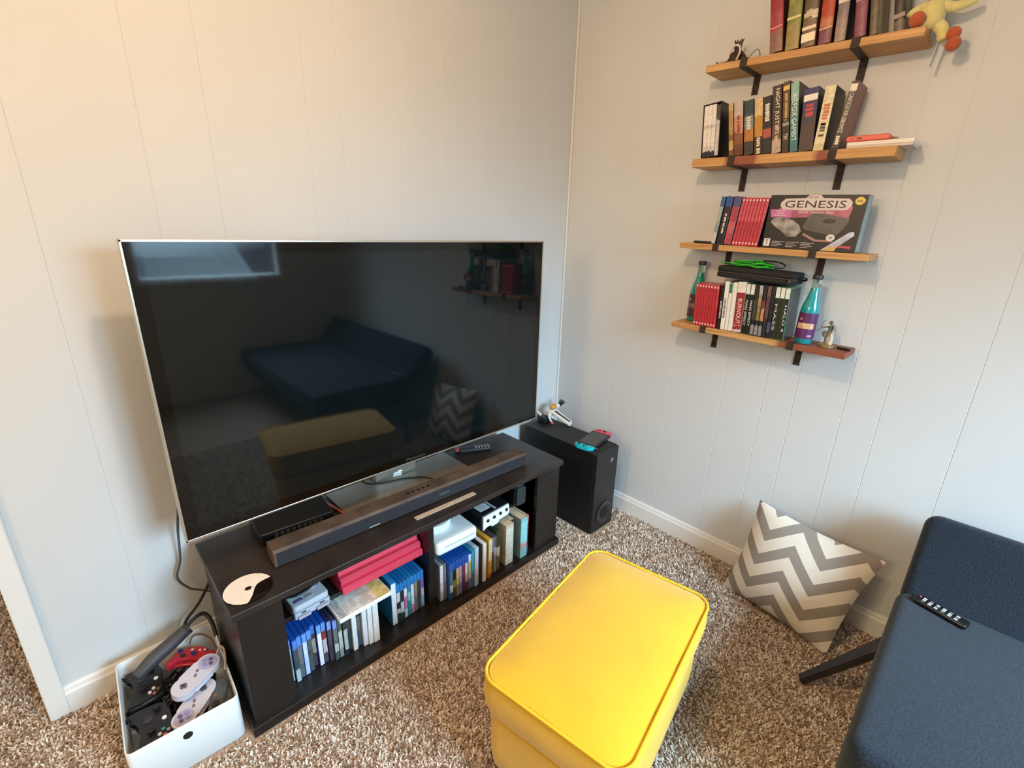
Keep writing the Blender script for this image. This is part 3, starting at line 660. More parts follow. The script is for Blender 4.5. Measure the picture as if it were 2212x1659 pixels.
tag(mk('white_cable', tube([(.005, -.1, .004), (.02, -.142, .006), (.03, -.1405, .004), (.045, -.12, .01), (.048, -.11, .04), (.06, -.108, .056), (.078, -.108, .05), (.08, -.105, .03), (.07, -.1, .012)], .0036), P('#d8c9b8', .4, name='white_rubber'), M=M1 @ T(.02, 0, e), smooth=True),
    'white looped cable in front of brown figurine on top shelf', 'cable')
tag(mk('thin_wire', tube([(.105, -.05, .003), (.115, -.05, .03), (.135, -.045, .05), (.15, -.05, .03), (.148, -.06, .004), (.12, -.07, .003)], .0014), P('#7d6c58', .5, .5, name='wire_brown'), M=M1 @ T(0, 0, e), smooth=True),
    'thin looped wire standing between figurine and red hardback', 'wire')
# plush toy sitting on the shelf's right end
YEL = P('#ddd08a', .95, var=.08, scale=40, bump=.6, bscale=400, sheen=.4, name='yellow_plush'); ORG = P('#b8552e', .9, var=.12, scale=60, bump=.4, bscale=400, sheen=.3, name='orange_plush')
t = thing('plush_toy', 'yellow plush toy with round orange feet at shelf\'s right end', 'toy', M1 @ T(.6265, -.083, e))
def skin(name, pts, rs, m, par):
    return mk(name, tube(pts, rs, 14, sub=8), m, par, smooth=True)
bm = lathe([(.004, .002), (.02, .004), (.03, .018), (.031, .035), (.027, .055), (.02, .07), (.012, .078)], 24); mk('body', bm, YEL, t, smooth=True)
mk('head', ball(.04, T(0, 0, .112), sx=1.05, sz=.95), YEL, t, smooth=True)
mk('arm', tube([(-.018, 0, .062), (-.04, -.01, .052), (-.05, -.02, .04)], [.013, .012, .009], 14), YEL, t, smooth=True)
mk('arm', tube([(.018, 0, .058), (.045, .006, .05), (.072, .012, .056), (.09, .014, .062)], [.013, .0125, .011, .008], 14), YEL, t, smooth=True)
lg = mk('leg', tube([(-.012, -.008, .014), (-.014, -.022, .012), (-.016, -.03, .012)], [.014, .013, .011], 14), YEL, t, smooth=True)
mk('foot', ball(.0185, T(-.024, -.042, .022), sz=1.05), ORG, lg, smooth=True)
lg = mk('leg', tube([(.018, .0, .014), (.034, .0, -.004), (.042, -.004, -.03)], [.016, .0145, .012], 14), YEL, t, smooth=True)
bm = ball(.017, T(.062, -.006, -.018)); ball(.018, T(.068, -.008, -.044), bm=bm); mk('foot', bm, ORG, lg, smooth=True)
tg = mk('care_tag', box(-.0008, .0008, -.016, .016, -.085, -.005), P('#cfc9c2', .6, name='paper_tag'), t, M=T(.0325, .02, 0) @ R(rad(4), 'Y'))
mk('printed_line', box(-.0012, -.0007, -.012, .012, -.03, -.027), P('#5a5650', .6, name='tag_ink'), tg, M=T(0, 0, 0)); mk('printed_line', box(-.0012, -.0007, -.012, .008, -.045, -.042), P('#5a5650', .6, name='tag_ink'), tg); mk('printed_mark', box(-.0012, -.0007, -.012, -.002, -.078, -.066), P('#5a5650', .6, name='tag_ink'), tg)

# second shelf: boxed set, paperbacks, white box, red case
F = -.125
t = thing('boxed_set', 'black slipcase with white-spined volumes at left of second shelf', 'book set', on(M2, .024, F, 0, -6))
SL = P('#14141a', .35, var=.2, scale=60, name='slipcase_black')
bm = box(0, .0025, 0, .11, 0, .185); box(.0655, .068, 0, .11, 0, .185, bm=bm); box(0, .068, 0, .11, .1825, .185, bm=bm); box(0, .068, 0, .11, 0, .0025, bm=bm); box(0, .068, .1075, .11, 0, .185, bm=bm)
mk('slipcase', bm, SL, t)
for k in range(3):
    v = mk('volume', box(.0032+.0155*k, .0032+.0155*k+.0148, .002, .105, .003, .181, .0012, 1), banded([(0, '#2b2f3a'), (.1, '#cfcac4'), (.2, '#e9e3da'), (.55, '#cfc9c4'), (.62, '#ece6dd')], .4, mix=.15), t)
mk('volume', box(.0502, .0645, .003, .105, .003, .176, .001, 1), banded([(0, '#cfcdd0'), (.7, '#4a4a50')], .4), t)
book('paperback', 'thin tan paperback beside black slipcase on second shelf', on(M2, .133, F, 0, -10.5), .016, .178, .105, '#9a6c40', stops=[(0, '#7a5436'), (.12, '#c9a468'), (.3, '#8a5c38'), (.4, '#b98d54'), (.85, '#d2b27c')], side='#6a4630')
book('paperback', 'paperback with pale pink top and brown foot, second shelf', on(M2, .152, F, 0, -10.3), .031, .18, .105, '#b08a78', stops=[(0, '#6a3a28'), (.2, '#8a5634'), (.42, '#c98f78'), (.72, '#c9b8b0')], second=('#', .6, .3, .01, '#8a3b34'), side='#5c3a30')
book('paperback', 'paperback with dark teal top and orange picture, second shelf', on(M2, .188, F, 0, -10.3), .031, .18, .105, '#3c4a50', stops=[(0, '#3a332c'), (.25, '#b87a3c'), (.48, '#7a8a8c'), (.72, '#33444c')], title='#', tpos=.58, tlen=.24, ts=.016, tcol='#d6d2c6', side='#3a2c24')
book('paperback', 'gold and black paperback right of the orange-picture one', on(M2, .223, F, 0, -10.2), .027, .182, .105, '#8a6c3c', stops=[(0, '#3a2f26'), (.32, '#c08a38'), (.68, '#d9bd8c')], second=('#', .16, .28, .013, '#e2d2b0'), title='#', tpos=.5, tlen=.34, ts=.012, tcol='#c98a34')
book('paperback', 'black paperback with white title and red emblem, second shelf', on(M2, .252, F, 0, -10.2), .027, .184, .105, '#201c1c', title='#', tpos=.7, tlen=.34, ts=.015, tcol='#e3ddd2', bands=((.28, .16, '#a84f48'),), side='#1a1414')
book('paperback', 'tall brown paperback with big white title, second shelf', on(M2, .2815, F, 0, -10.2), .029, .213, .108, '#4a382c', stops=[(0, '#b9a794'), (.2, '#5a463a'), (.4, '#3f3028')], title='NIGHT JUSTICE', tpos=.62, tlen=.66, ts=.016, tcol='#eee2cc', second=('#', .3, .24, .012, '#d8b9a4'), side='#6a2620')
book('paperback', 'slim dark brown paperback with gold discs, second shelf', on(M2, .3145, F, 0, -10.2), .021, .221, .108, '#3f2e20', stops=[(0, '#33261c'), (.5, '#5a4228')], title='#', tpos=.64, tlen=.4, ts=.009, tcol='#c9a660', second=('TIM', .23, .08, .012, '#f0e4c8'), bands=((.88, .06, '#d8b860'), (.38, .05, '#8d8f86')), side='#2c2018')
book('paperback', 'pale teal paperback lettered in white, dark right side, second shelf', on(M2, .339, F, 0, -10.2), .024, .214, .112, '#6f9a98', stops=[(0, '#3c7478'), (.45, '#5c8c8c'), (.75, '#8fb8b2')], title='INEFOX GAMBIT', tpos=.5, tlen=.68, ts=.015, tcol='#e6ece4', side='#15181f')
book('paperback', 'thick navy paperback with white shield and red title, second shelf', on(M2, .366, F, 0, -6), .042, .188, .108, '#2a2c58', stops=[(0, '#46302e'), (.45, '#352c40'), (.62, '#2b2e60')], title='#', tpos=.62, tlen=.26, ts=.026, tcol='#b23a44', bands=((.8, .1, '#e6e2da'),), side='#26284e')
book('paperback', 'cream-spined thick paperback with dark green cover, second shelf', on(M2, .409, F, 0, -.4), .03, .187, .108, '#dccfa8', stops=[(0, '#d8c99c'), (.1, '#e4d8b4')], title='#', tpos=.58, tlen=.3, ts=.019, tcol='#c06a50', second=('#', .33, .2, .017, '#3a332a'), side='#2f3428')
book('paperback', 'dark paperback with white spine title leaning right beside red case', on(M2, .461, F, 0, 5, .02), .02, .19, .108, '#2e211c', title='A CANTICLE FOR LEIBOWITZ', tpos=.56, tlen=.62, ts=.012, tcol='#f0e2cc', second=('#', .14, .13, .012, '#f0e2cc'), bands=((.86, .1, '#e6d8c2'),), side='#7d5048')
t = thing('white_box', 'flat white box overhanging right end of second shelf', 'box', M2 @ T(.502, -.122, e))
mk('lid', box(0, .17, 0, .105, .007, .019, .0015), P('#e9e1d8', .5, name='white_card'), t)
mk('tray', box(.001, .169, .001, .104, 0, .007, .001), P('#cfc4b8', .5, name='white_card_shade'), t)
t = thing('red_case', 'coral red rounded device case lying on flat white box', 'case', M2 @ T(.497, -.124, .0195+e))
mk('shell', rbox(0, .114, 0, .05, 0, .0165, .007, bev=.003, axis='y'), P('#d8584c', .4, name='coral_rubber'), t)
mk('back_plate', rbox(.01, .124, .05, .075, .002, .013, .004, axis='y'), P('#7d7268', .4, name='grey_plate'), t)
mk('port', box(.03, .042, -.0008, .001, .006, .0105), BLKP, t); mk('port', rbox(.015, .02, -.0008, .001, .0065, .0085, .0008, axis='y'), BLKP, t)

# third shelf: upright cases, console box
tag(mk('black_stick', box(0, .07, 0, .022, 0, .009, .002), P('#15120f', .45, name='stick_black'), M=M3 @ T(.05, -.125, e)), 'small flat black stick on left end of third shelf', 'adaptor')
F = -.122
game_case('game_case', 'thin pale grey-green game case, leftmost upright on third shelf', 'game case', 'cases on the third shelf', on(M3, .121, F, 0, 4, .014), .0145, .174, .118, '#4a5f7a', [(0, '#cfc8bd'), (.3, '#8f9c92'), (.5, '#a9b0a4')], top_band='#3a5c94')
game_case('game_case', 'black-spined game case with blue top and white title, third shelf', 'game case', 'cases on the third shelf', on(M3, .1405, F, 0, 4, .025), .025, .174, .118, '#27345c', [(0, '#2a2222'), (.6, '#3a2426')], title='#', tcol='#e6dcd0', ts=.008, top_band='#33508c')
game_case('game_case', 'pinkish red game case with blue top beside black one', 'game case', 'cases on the third shelf', on(M3, .1695, F, 0, 4, .027), .027, .174, .118, '#5c3f64', [(0, '#b84a58'), (.3, '#c96468'), (.6, '#b04550')], top_band='#50507c')
x = .2005
for k in range(8):
    game_case('game_case', f'slim red game case, {ORD[k]} of the eight red ones on third shelf', 'game case', 'red cases on the third shelf', on(M3, x, F, 0, 4, .0105), .0108, .17, .105, '#c9424c', [(0, '#d8505a'), (.06, '#c23c48'), (.5, '#cf5560')], title=None, side='#2a3350' if k == 7 else None, dot=True)
    x += .0119
# boxed retro console: flat printed front, printed words kept
t = thing('console_box', 'black retail box with pictured game console standing on third shelf', 'box', M3 @ T(.31, -.122, e))
W_, H_, D_ = .29, .178, .062
mk('carton', box(0, W_, 0, D_, 0, H_, .001, 1), P('#16120f', .4, name='carton_black'), t)
mk('side_print', box(W_-.0002, W_+.0004, .002, D_-.002, .002, H_-.002), P('#8fa09c', .4, var=.2, scale=40, name='side_print'), t)
def art(name, poly, col, y=-.0005, m=None): return mk(name, plate(poly, y, .0007), m or P(col, .35, name='print_ink'), t)
art('pink_panel', [(.035, .1), (.035, .135), (.255, .142), (.248, .1), (.15, .108)], '#b0506a', -.0003, m=P('#a8566a', .35, var=.45, scale=18, name='pink_print'))
art('title_plate', [(.037, .142), (.046, .131), (.12, .128), (.238, .131), (.25, .143), (.25, .156), (.239, .166), (.165, .168), (.156, .1775), (.122, .1775), (.113, .168), (.05, .166), (.037, .154)], '#cfc0c0', -.0008)
text('GENESIS', .184, .0225, P('#1b1413', .4, name='black_ink'), t, T(.1425, -.0009, .1485), 'title')
text('SEGA', .03, .008, P('#8a7a80', .4, name='grey_ink'), t, T(.1355, -.0009, .171), 'maker_name')
text('SEGA Genesis Mini', .105, .0068, P('#e8d8d0', .4, name='white_ink'), t, T(.15, -.0006, .123), 'subtitle')
art('flash_panel', [(.012, .105), (.008, .131), (.075, .131), (.078, .106)], '#c06aa0', -.0007)
for q, (s_, ww) in enumerate((('JOIN THE', .03), ('16-BIT', .022), ('REVOLUTION', .042))): text(s_, ww, .0052, P('#f4e2ea', .4, name='white_ink2'), t, T(.042, -.0009, .1255-.0072*q), 'flash_lettering')
art('yellow_badge', [(.256, .155), (.264, .147), (.274, .147), (.283, .156), (.283, .163), (.274, .171), (.264, .171), (.256, .163)], '#d9bd4c', -.0007)
text('SEGA', .015, .006, P('#3a2d14', .4, name='badge_ink'), t, T(.2695, -.0009, .159), 'badge_lettering')
# picture of the console and a pad
art('pictured_pad', [(.02, .1), (.03, .107), (.06, .104), (.09, .095), (.11, .08), (.12, .06), (.105, .042), (.08, .04), (.055, .06), (.03, .075), (.016, .088)], '#4a4544', -.0007, m=P('#8b8580', .35, var=.75, scale=32, name='pad_print'))
art('pictured_console', [(.12, .078), (.14, .118), (.158, .122), (.255, .105), (.245, .075), (.225, .05), (.13, .066)], '#3a3534', -.0009, m=P('#4a4440', .3, var=.45, scale=26, name='console_print'))
art('pictured_dial', [(.198+.032*math.cos(2*PI*k/24), .094+.017*math.sin(2*PI*k/24)) for k in range(24)], '#565150', -.0012)
art('pictured_slot', [(.198+.02*math.cos(2*PI*k/24), .096+.008*math.sin(2*PI*k/24)) for k in range(24)], '#1d1a19', -.0015)
art('red_ribbon', [(.125, .05), (.13, .055), (.17, .036), (.22, .036), (.22, .03), (.165, .03)], '#a87a70', -.001)
art('seal', [(.212+.013*math.cos(2*PI*k/18), .044+.011*math.sin(2*PI*k/18)) for k in range(18)], '#d6d0d0', -.0012)
text('40', .01, .007, P('#4a4a5a', .4, name='seal_ink'), t, T(.212, -.0014, .044), 'seal_lettering')
art('swoosh', [(.19, .002), (.262, .063), (.274, .066), (.278, .054), (.225, .002)], '#cfcbd8', -.0011, m=P('#b9bccf', .35, var=.3, scale=30, name='swoosh_print'))
art('yellow_swoosh', [(.196, .002), (.215, .016), (.238, .018), (.232, .002)], '#c9a858', -.0014)
art('red_panel', [(.238, .014), (.24, .02), (.276, .02), (.276, .012)], '#b84050', -.0012)
art('rating_mark', [(.006, .006), (.006, .032), (.026, .032), (.026, .006)], '#e6ddd6', -.0008)
text('T', .011, .017, P('#1a1513', .4, name='rating_ink'), t, T(.016, -.001, .0195), 'rating_letter')
for q in range(3):
    for r_ in range(4): mk('small_print', box(.033+.047*q, .033+.047*q+(.042, .03, .036, .024)[r_], -.0007, .0002, .0225-.0052*r_, .0242-.0052*r_), P('#b9aeb0', .4, name='small_print_ink'), t)

# lowest shelf: bottles, cases, zip case, archer, stick
def bottle(label, M, liquid, lab, band, capc, h):
    t = thing('soda_bottle', label, 'bottle', M); k = h/.24
    prof = [(.006, .0), (.028, .0), (.0305, .004), (.031, .05), (.031, .118), (.0285, .135), (.02, .165), (.0145, .19), (.0135, .222), (.0135, .228)]
    prof = [(r, z*k) for r, z in prof]
    gl_ = P('#d5eeee', .04, trans=1.0, spec=.5, name='bottle_glass')
    mk('liquid', lathe([(.004, .0006)]+[(r*.965, z*k+.0006) for r, z in [(.026, .0), (.0295, .004), (.031, .05), (.031, .118), (.0285, .135), (.02, .165), (.0155, .185), (.014, .198)]]+[(.004, .1985*k)], 32), P(liquid, .08, coat=.6, spec=.6, name='soda_liquid'), t, smooth='auto')
    mk('glass_neck', lathe([(.0142, .1995*k), (.014, .222*k), (.0146, .226*k), (.0146, .2285*k)], 28), P('#b9d6d6', .05, trans=.9, name='clear_glass'), t, smooth='auto')
    mk('cap', lathe([(.0155, .2286*k), (.016, .231*k), (.016, .241*k), (.0145, .2435*k), (.004, .244*k)], 28), P(capc, .4, name='cap_black'), t, smooth='auto')
    def wrap(name, r, z0_, z1_, a0, a1, m, n=20):
        bm = bmesh.new(); pr = None
        for q in range(n+1):
            a = a0+(a1-a0)*q/n; c = (math.cos(a), math.sin(a))
            cur = [bm.verts.new((r_*c[0], r_*c[1], z_)) for r_, z_ in ((r, z0_), (r+.0004, z0_), (r+.0004, z1_), (r, z1_))]
            if pr:
                for u in range(4): bm.faces.new((pr[u], pr[(u+1) % 4], cur[(u+1) % 4], cur[u]))
            pr = cur
        return mk(name, bm, m, t, smooth='auto')
    wrap('label', .0305, .02*k, .112*k, rad(180), rad(360), P(lab, .4, var=.12, scale=40, name='bottle_label'))
    wrap('label_band', .0311, .056*k, .076*k, rad(225), rad(330), P(band, .4, var=.35, scale=120, name='label_band'))
    wrap('label_mark', .0311, .086*k, .094*k, rad(235), rad(252), P('#cf8f92', .4, name='label_mark')); wrap('label_mark', .0311, .028*k, .035*k, rad(300), rad(328), P('#c98fc0', .4, name='label_mark2'))
    return t
bottle('teal soda bottle with dark red label behind red cases, lowest shelf', M4 @ T(.05, -.045, e), '#158a78', '#4a2430', '#7a5a4c', '#1a1715', .248)
bottle('teal soda bottle with purple label near right of lowest shelf', M4 @ T(.492, -.088, e), '#0f97a0', '#5a2a5c', '#d8b088', '#2a2a30', .24)
F = -.125
x = .088
for k in range(8):
    game_case('game_case', f'slim red game case, {ORD[k]} of the eight red ones on lowest shelf', 'game case', 'red cases on the lowest shelf', on(M4, x, F, .0, -4), .0108, .17, .105, '#c93a3e', [(0, '#d2474c'), (.06, '#bf363c'), (.9, '#cf4a4e')], dot=True)
    x += .0118
row4 = [('black narrow', '#17181c', .0125, .172, [(0, '#25221f')], None, None, '#', '#c9c9d0'),
        ('white', '#d8d4ca', .0165, .19, [(0, '#ece4d6')], None, None, '#', '#6a6058'), ('off-white', '#e0dcd2', .0125, .185, [(0, '#e6e2d8')], '#2f7a68', None, None, None), ('ivory', '#d9d4c8', .0165, .19, [(0, '#e9e1d2')], None, '#e9e1d2', None, None),
        ('wide red', '#c9cfc0', .032, .194, [(0, '#d8ccc0'), (.05, '#a3323a'), (.16, '#c0a09a'), (.18, '#9c2f36')], None, '#e6ddd0', 'BURNOUT', '#e9d9c8'), ('first black and white', '#2f4a2c', .0152, .192, [(0, '#191716')], None, '#e2ddd0', 'MASS EFFECT', '#e8e2d8'), ('second black and white', '#2f4a2c', .0152, .192, [(0, '#191716')], None, '#e2ddd0', 'MASS EFFECT', '#e8e2d8'),
        ('dark olive', '#1b1c1a', .0135, .192, [(0, '#8f8c88'), (.2, '#1f1d1c'), (.3, '#4a4434'), (.7, '#2c2823')], None, None, None, None), ('tan-streaked', '#1c1b1a', .0135, .192, [(0, '#8f8c88'), (.2, '#232022'), (.3, '#8f7c4c'), (.6, '#a89460'), (.8, '#b9b6b0')], None, None, None, None),
        ('glowing orange', '#1c1b1a', .0135, .192, [(0, '#8a8784'), (.2, '#26201f'), (.3, '#c98c5c'), (.55, '#7d3c34'), (.72, '#2a2222')], None, None, None, None), ('maroon', '#2b2026', .0135, .192, [(0, '#2a262c'), (.35, '#5f404c'), (.8, '#7d5a58')], None, None, None, None), ('black with blue foot', '#1d2023', .0125, .192, [(0, '#1c1c20'), (.1, '#50567c'), (.3, '#1e1d22')], None, None, None, None),
        ('third white-topped', '#5c7a38', .0152, .192, [(0, '#1d1c1c')], None, '#e0e0d2', 'MASS', '#d2d2d2'), ('fourth white-topped', '#5c7a38', .0152, .192, [(0, '#211f1e')], None, '#e0e0d2', None, None), ('fifth white-topped', '#5c8a4c', .0152, .192, [(0, '#1b1d1c')], None, '#dfe2d6', 'HALO 4', '#e6e9e6')]
x = .189
for i, (cn, sh, wd, h, stp, tb, tb2, ti, tc_) in enumerate(row4):
    lean = -3.6 if i < 12 else -3.4
    game_case('game_case', f'{cn} game case, {ORD[i]} after the red ones on lowest shelf', 'game case', 'cases right of the red ones on the lowest shelf', on(M4, x, F, 0, lean), wd, h, .118, sh, stp, title=ti, tcol=tc_ or '#fff', ts=wd*.5, top_band=tb2 or tb, side='#1f3a44' if i == 14 else None)
    x += wd+.0011
t = thing('zip_case', 'black zipped carrying case lying on the games of lowest shelf', 'case', M4 @ T(.292, -.078, .2035) @ R(rad(1.2), 'Y') @ R(rad(2), 'Z'))
ZC = P('#1a1715', .8, bump=.3, bscale=500, var=.2, scale=40, name='case_fabric')
mk('lower_shell', rbox(-.142, .142, -.06, .062, 0, .019, .022, bev=.007), ZC, t, smooth='auto'); mk('upper_shell', rbox(-.142, .142, -.06, .062, .022, .042, .022, bev=.007), ZC, t, smooth='auto')
mk('zip', rbox(-.1415, .1415, -.0595, .0615, .0185, .0225, .0215), P('#3c332d', .6, name='zip_tape'), t)
mk('zip_pull', box(.12, .128, -.0665, -.0615, .008, .022, .001), P('#55504c', .4, .6, name='zip_metal'), t)
mk('loop', tube([(.136, -.02, .02), (.158, -.022, .028), (.162, .0, .022), (.152, .014, .016), (.138, .012, .02)], .0035), ZC, t, smooth=True)
GRN = P('#35c628', .4, name='green_cable')
pts = []
for k in range(34):
    a = k*.74; r_ = .052+.016*math.sin(k*1.9); pts.append((r_*1.15*math.cos(a), r_*.62*math.sin(a), .0035+.0052*(k//8)+.004*abs(math.sin(k*1.3))))
pts = [(-.115, -.012, .012), (-.09, -.02, .012)]+pts
tag(mk('green_cable', tube(pts, .0024, 6, sub=4), GRN, M=M4 @ T(.26, -.075, .2468), smooth=True), 'coil of bright green cable on the black zipped case', 'cable')
tag(mk('dark_cable', tube([(-.05, .02, .004), (-.03, .035, .022), (.03, .04, .026), (.075, .02, .018), (.08, -.005, .008), (.05, .0, .004)], .0022, 6), P('#1f2a24', .5, name='dark_rubber'), M=M4 @ T(.285, -.055, .2468), smooth=True), 'thin dark cable loop behind the green coil', 'cable')
t = thing('archer_statuette', 'tiny archer statuette drawing a bow on lowest shelf', 'figurine', M4 @ T(.566, -.078, e))
BR = P('#a08c5c', .4, .6, name='gold_base'); SK = P('#6f6252', .6, var=.3, scale=120, name='painted_resin'); BONE = P('#cfc2a0', .6, name='bone_resin')
mk('base', lathe([(.004, 0), (.026, 0), (.026, .006), (.023, .009), (.004, .0095)], 28), BR, t, smooth='auto')
mk('support', tube([(.006, .004, .009), (.008, .004, .03), (.004, .002, .048)], [.009, .0065, .005], 12), BONE, t, smooth=True)
mk('body', tube([(-.006, -.004, .012), (-.006, -.003, .034), (-.001, 0, .05), (.001, 0, .066), (.003, 0, .078)], [.0042, .005, .0072, .0068, .004], 12), SK, t, smooth=True)
mk('leg', tube([(-.002, 0, .05), (-.016, -.006, .05), (-.013, -.006, .034)], [.006, .005, .003], 10), SK, t, smooth=True)
mk('head', ball(.0066, T(-.002, 0, .086)), SK, t, smooth=True)
mk('tunic', ball(.0085, T(0, 0, .067), sx=.85, sy=.8, sz=1.2), P('#4f8f7c', .6, name='green_cloth'), t, smooth=True)
mk('arm', tube([(0, -.004, .074), (-.012, -.008, .07), (-.024, -.01, .066)], [.003, .0024, .002], 8), SK, t, smooth=True)
mk('arm', tube([(.002, .0, .075), (.002, -.01, .074), (-.008, -.01, .07)], [.003, .0024, .002], 8), SK, t, smooth=True)
mk('shield', lathe([(.001, 0), (.013, 0), (.014, .0015), (.009, .0035), (.001, .004)], 24, M=T(.0105, .003, .066) @ R(rad(70), 'Y')), P('#8f8c78', .5, .3, name='shield_grey'), t, smooth='auto')
mk('bow', tube([(-.018, -.01, .094), (-.026, -.01, .08), (-.027, -.01, .066), (-.034, -.01, .056), (-.043, -.01, .053)], .0012, 6), P('#7a6a50', .5, name='bow_brown'), t, smooth=True)
t = thing('memory_stick', 'small black stick lying at red end of lowest shelf', 'adaptor', M4 @ T(.6, -.085, e) @ R(rad(-10), 'Z'))
mk('body', box(0, .036, 0, .016, 0, .009, .0015), P('#191717', .3, name='stick_gloss'), t); mk('cap', box(.036, .042, .001, .015, .001, .008, .001), P('#3a3a3c', .3, .5, name='stick_cap'), t)

# ------------------------------------------------------------------ subwoofer and what lies on it
t = thing('subwoofer', 'tall black subwoofer box with round port in the room corner', 'speaker', T(-.231, -.3, 0))
SUBM = P('#0f0e0e', .5, var=.15, scale=30, bump=.12, bscale=700, name='subwoofer_black')
mk('cabinet', box(-.091, .091, -.228, .24, .004, .45, .004, 2), SUBM, t)
mk('foot', box(-.08, .08, -.22, -.19, 0, .004), BLKP, t); mk('foot', box(-.08, .08, .2, .23, 0, .004), BLKP, t)
bmf = rbox(-.089, .089, -.242, -.228, .006, .448, .006, axis='y', bev=.003)
mk('front_panel', bmf, P('#1a1617', .45, var=.2, scale=25, bump=.1, bscale=600, name='front_panel_black'), t)
pm = P('#0b0b0c', .25, name='port_gloss')
ring_bm = lathe([(.058, 0), (.0625, .002), (.0625, .004), (.058, .0055), (.05, .0048), (.042, .0032), (.035, .0014), (.033, .0012)], 44, M=T(.006, -.2421, .098) @ R(rad(90), 'X'))
mk('bass_port', ring_bm, P('#232526', .22, spec=.7, name='port_gloss'), t, smooth='auto')
mk('port_throat', cyl(.034, .034, 0, .0012, 32, M=T(.006, -.2432, .098) @ R(rad(90), 'X')), P('#020202', .8, name='throat_black'), t)
mk('badge', lathe([(.0095, 0), (.0125, 0), (.0125, .0012), (.0095, .0012)], 30, M=T(.036, -.2421, .385) @ R(rad(90), 'X')), P('#8a8486', .4, .5, name='badge_grey'), t)
bm = bmesh.new()
for k in range(3): box(-.0009, .0009, -.0008, .0004, -.0085, .0085, bm=bm, M=T(.036, -.2426, .385) @ R(k*PI/3, 'Y'))
mk('badge_mark', bm, P('#8a8486', .4, .5, name='badge_grey'), t)

t = thing('handheld_console', 'handheld game console with turquoise and red grips on subwoofer', 'game console', T(-.206, -.432, .4506) @ R(rad(9.5), 'Z'))
mk('tablet', box(-.087, .087, -.051, .051, .001, .0145, .002), P('#1f1f20', .4, name='tablet_black'), t)
mk('screen', box(-.074, .074, -.042, .042, .0143, .0149), P('#3a3836', .12, spec=.6, name='handheld_screen'), t)
def grip(x0_, x1_, right, col):
    bm = bmesh.new(); r = .026; pts = []
    if right: cs = ((x1_-r, .051-r, 0), (x0_, .051, None), (x0_, -.051, None), (x1_-r, -.051+r, 3))
    else: cs = ((x1_, .051, None), (x0_+r, .051-r, 1), (x0_+r, -.051+r, 2), (x1_, -.051, None))
    for cx, cy, st in cs:
        if st is None: pts.append((cx, cy)); continue
        for k in range(8): a = (st+k/7)*PI/2; pts.append((cx+r*math.cos(a), cy+r*math.sin(a)))
    a_ = [bm.verts.new((x, y, 0)) for x, y in pts]; b_ = [bm.verts.new((x, y, .0155)) for x, y in pts]; n = len(pts)
    for i in range(n): bm.faces.new((a_[i], a_[(i+1) % n], b_[(i+1) % n], b_[i]))
    f1 = bm.faces.new(a_[::-1]); f2 = bm.faces.new(b_)
    bmesh.ops.bevel(bm, geom=list({e_ for f in (f1, f2) for e_ in f.edges}), offset=.003, segments=2, affect='EDGES')
    return mk('grip', bm, P(col, .4, name='grip_plastic'), t)
g1 = grip(-.124, -.0872, False, '#16b6c4'); g1['label'] = 'turquoise grip'
g2 = grip(.0872, .124, True, '#e0506a'); g2['label'] = 'pinkish red grip'
DK = P('#1d1f22', .5, name='stick_dark')
for par, sx_, sy_, bx, by in ((g1, -.105, .026, -.105, -.004), (g2, .105, -.008, .105, .024)):
    mk('thumbstick', lathe([(.004, .0155), (.0045, .0185), (.0075, .019), (.0075, .0215), (.003, .022)], 18, M=T(sx_, sy_, 0)), DK, par, smooth='auto')
    for dx, dy in ((.009, 0), (-.009, 0), (0, .009), (0, -.009)): mk('button', cyl(.0034, .0034, .0154, .0172, 12, M=T(bx+dx, by+dy, 0)), DK, par)
mk('rail_end', box(-.09, -.0865, -.066, -.047, .006, .011), P('#9c9ea0', .3, .8, name='rail_metal'), t)

t = thing('toy_robot', 'white and orange toy figure with black fins lying on subwoofer', 'toy', T(-.17, -.14, .4506))
TW = P('#e6ded2', .45, name='toy_white'); TB = P('#17181a', .45, name='toy_black'); TO = P('#cf8f4a', .5, var=.15, scale=60, name='toy_orange')
mk('base', rbox(-.06, -.015, .02, .085, 0, .03, .01, bev=.004), TB, t)
mk('leg', box(-.0095, .0095, -.068, .068, -.006, .006, .003, M=T(.006, -.03, .034) @ R(rad(22), 'X') @ R(rad(10), 'Z')), TW, t)
mk('leg', box(-.006, .006, -.06, .06, -.005, .005, .002, M=T(.038, -.02, .036) @ R(rad(24), 'X') @ R(rad(8), 'Z')), TW, t)
mk('leg_frame', box(-.009, .009, -.05, .05, -.004, .004, .002, M=T(.022, -.03, .036) @ R(rad(22), 'X') @ R(rad(9), 'Z')), P('#4a342a', .5, var=.5, scale=120, name='toy_brown'), t)
mk('knee', box(-.006, .006, -.006, .006, -.008, .008, .002, M=T(.016, -.088, .012)), TW, t); mk('knee', box(-.006, .006, -.006, .006, -.008, .008, .002, M=T(.04, -.077, .012)), TW, t)
mk('chest', rbox(-.02, .03, .02, .06, .03, .062, .008, bev=.004), TW, t)
mk('head', ball(.02, T(.02, .035, .078), sx=1.3, sy=.9, sz=.75), TO, t, smooth=True)
mk('head_plate', ball(.015, T(.045, .028, .078), sx=1.0, sz=.9), TW, t, smooth=True)
bm = bmesh.new()
for k in range(5): box(-.002, .002, -.002, .002, 0, .042, bm=bm, M=T(.058+.004*k, .03, .07) @ R(rad(18+14*k), 'Y'))
mk('fins', bm, TB, t)
mk('arm', tube([(-.02, .03, .05), (-.04, .01, .035), (-.036, -.005, .014)], [.006, .0055, .005], 8), TW, t, smooth=True)
mk('cap', ball(.0085, T(-.036, -.01, .0085)), P('#c8586a', .45, name='toy_pink'), t, smooth=True)
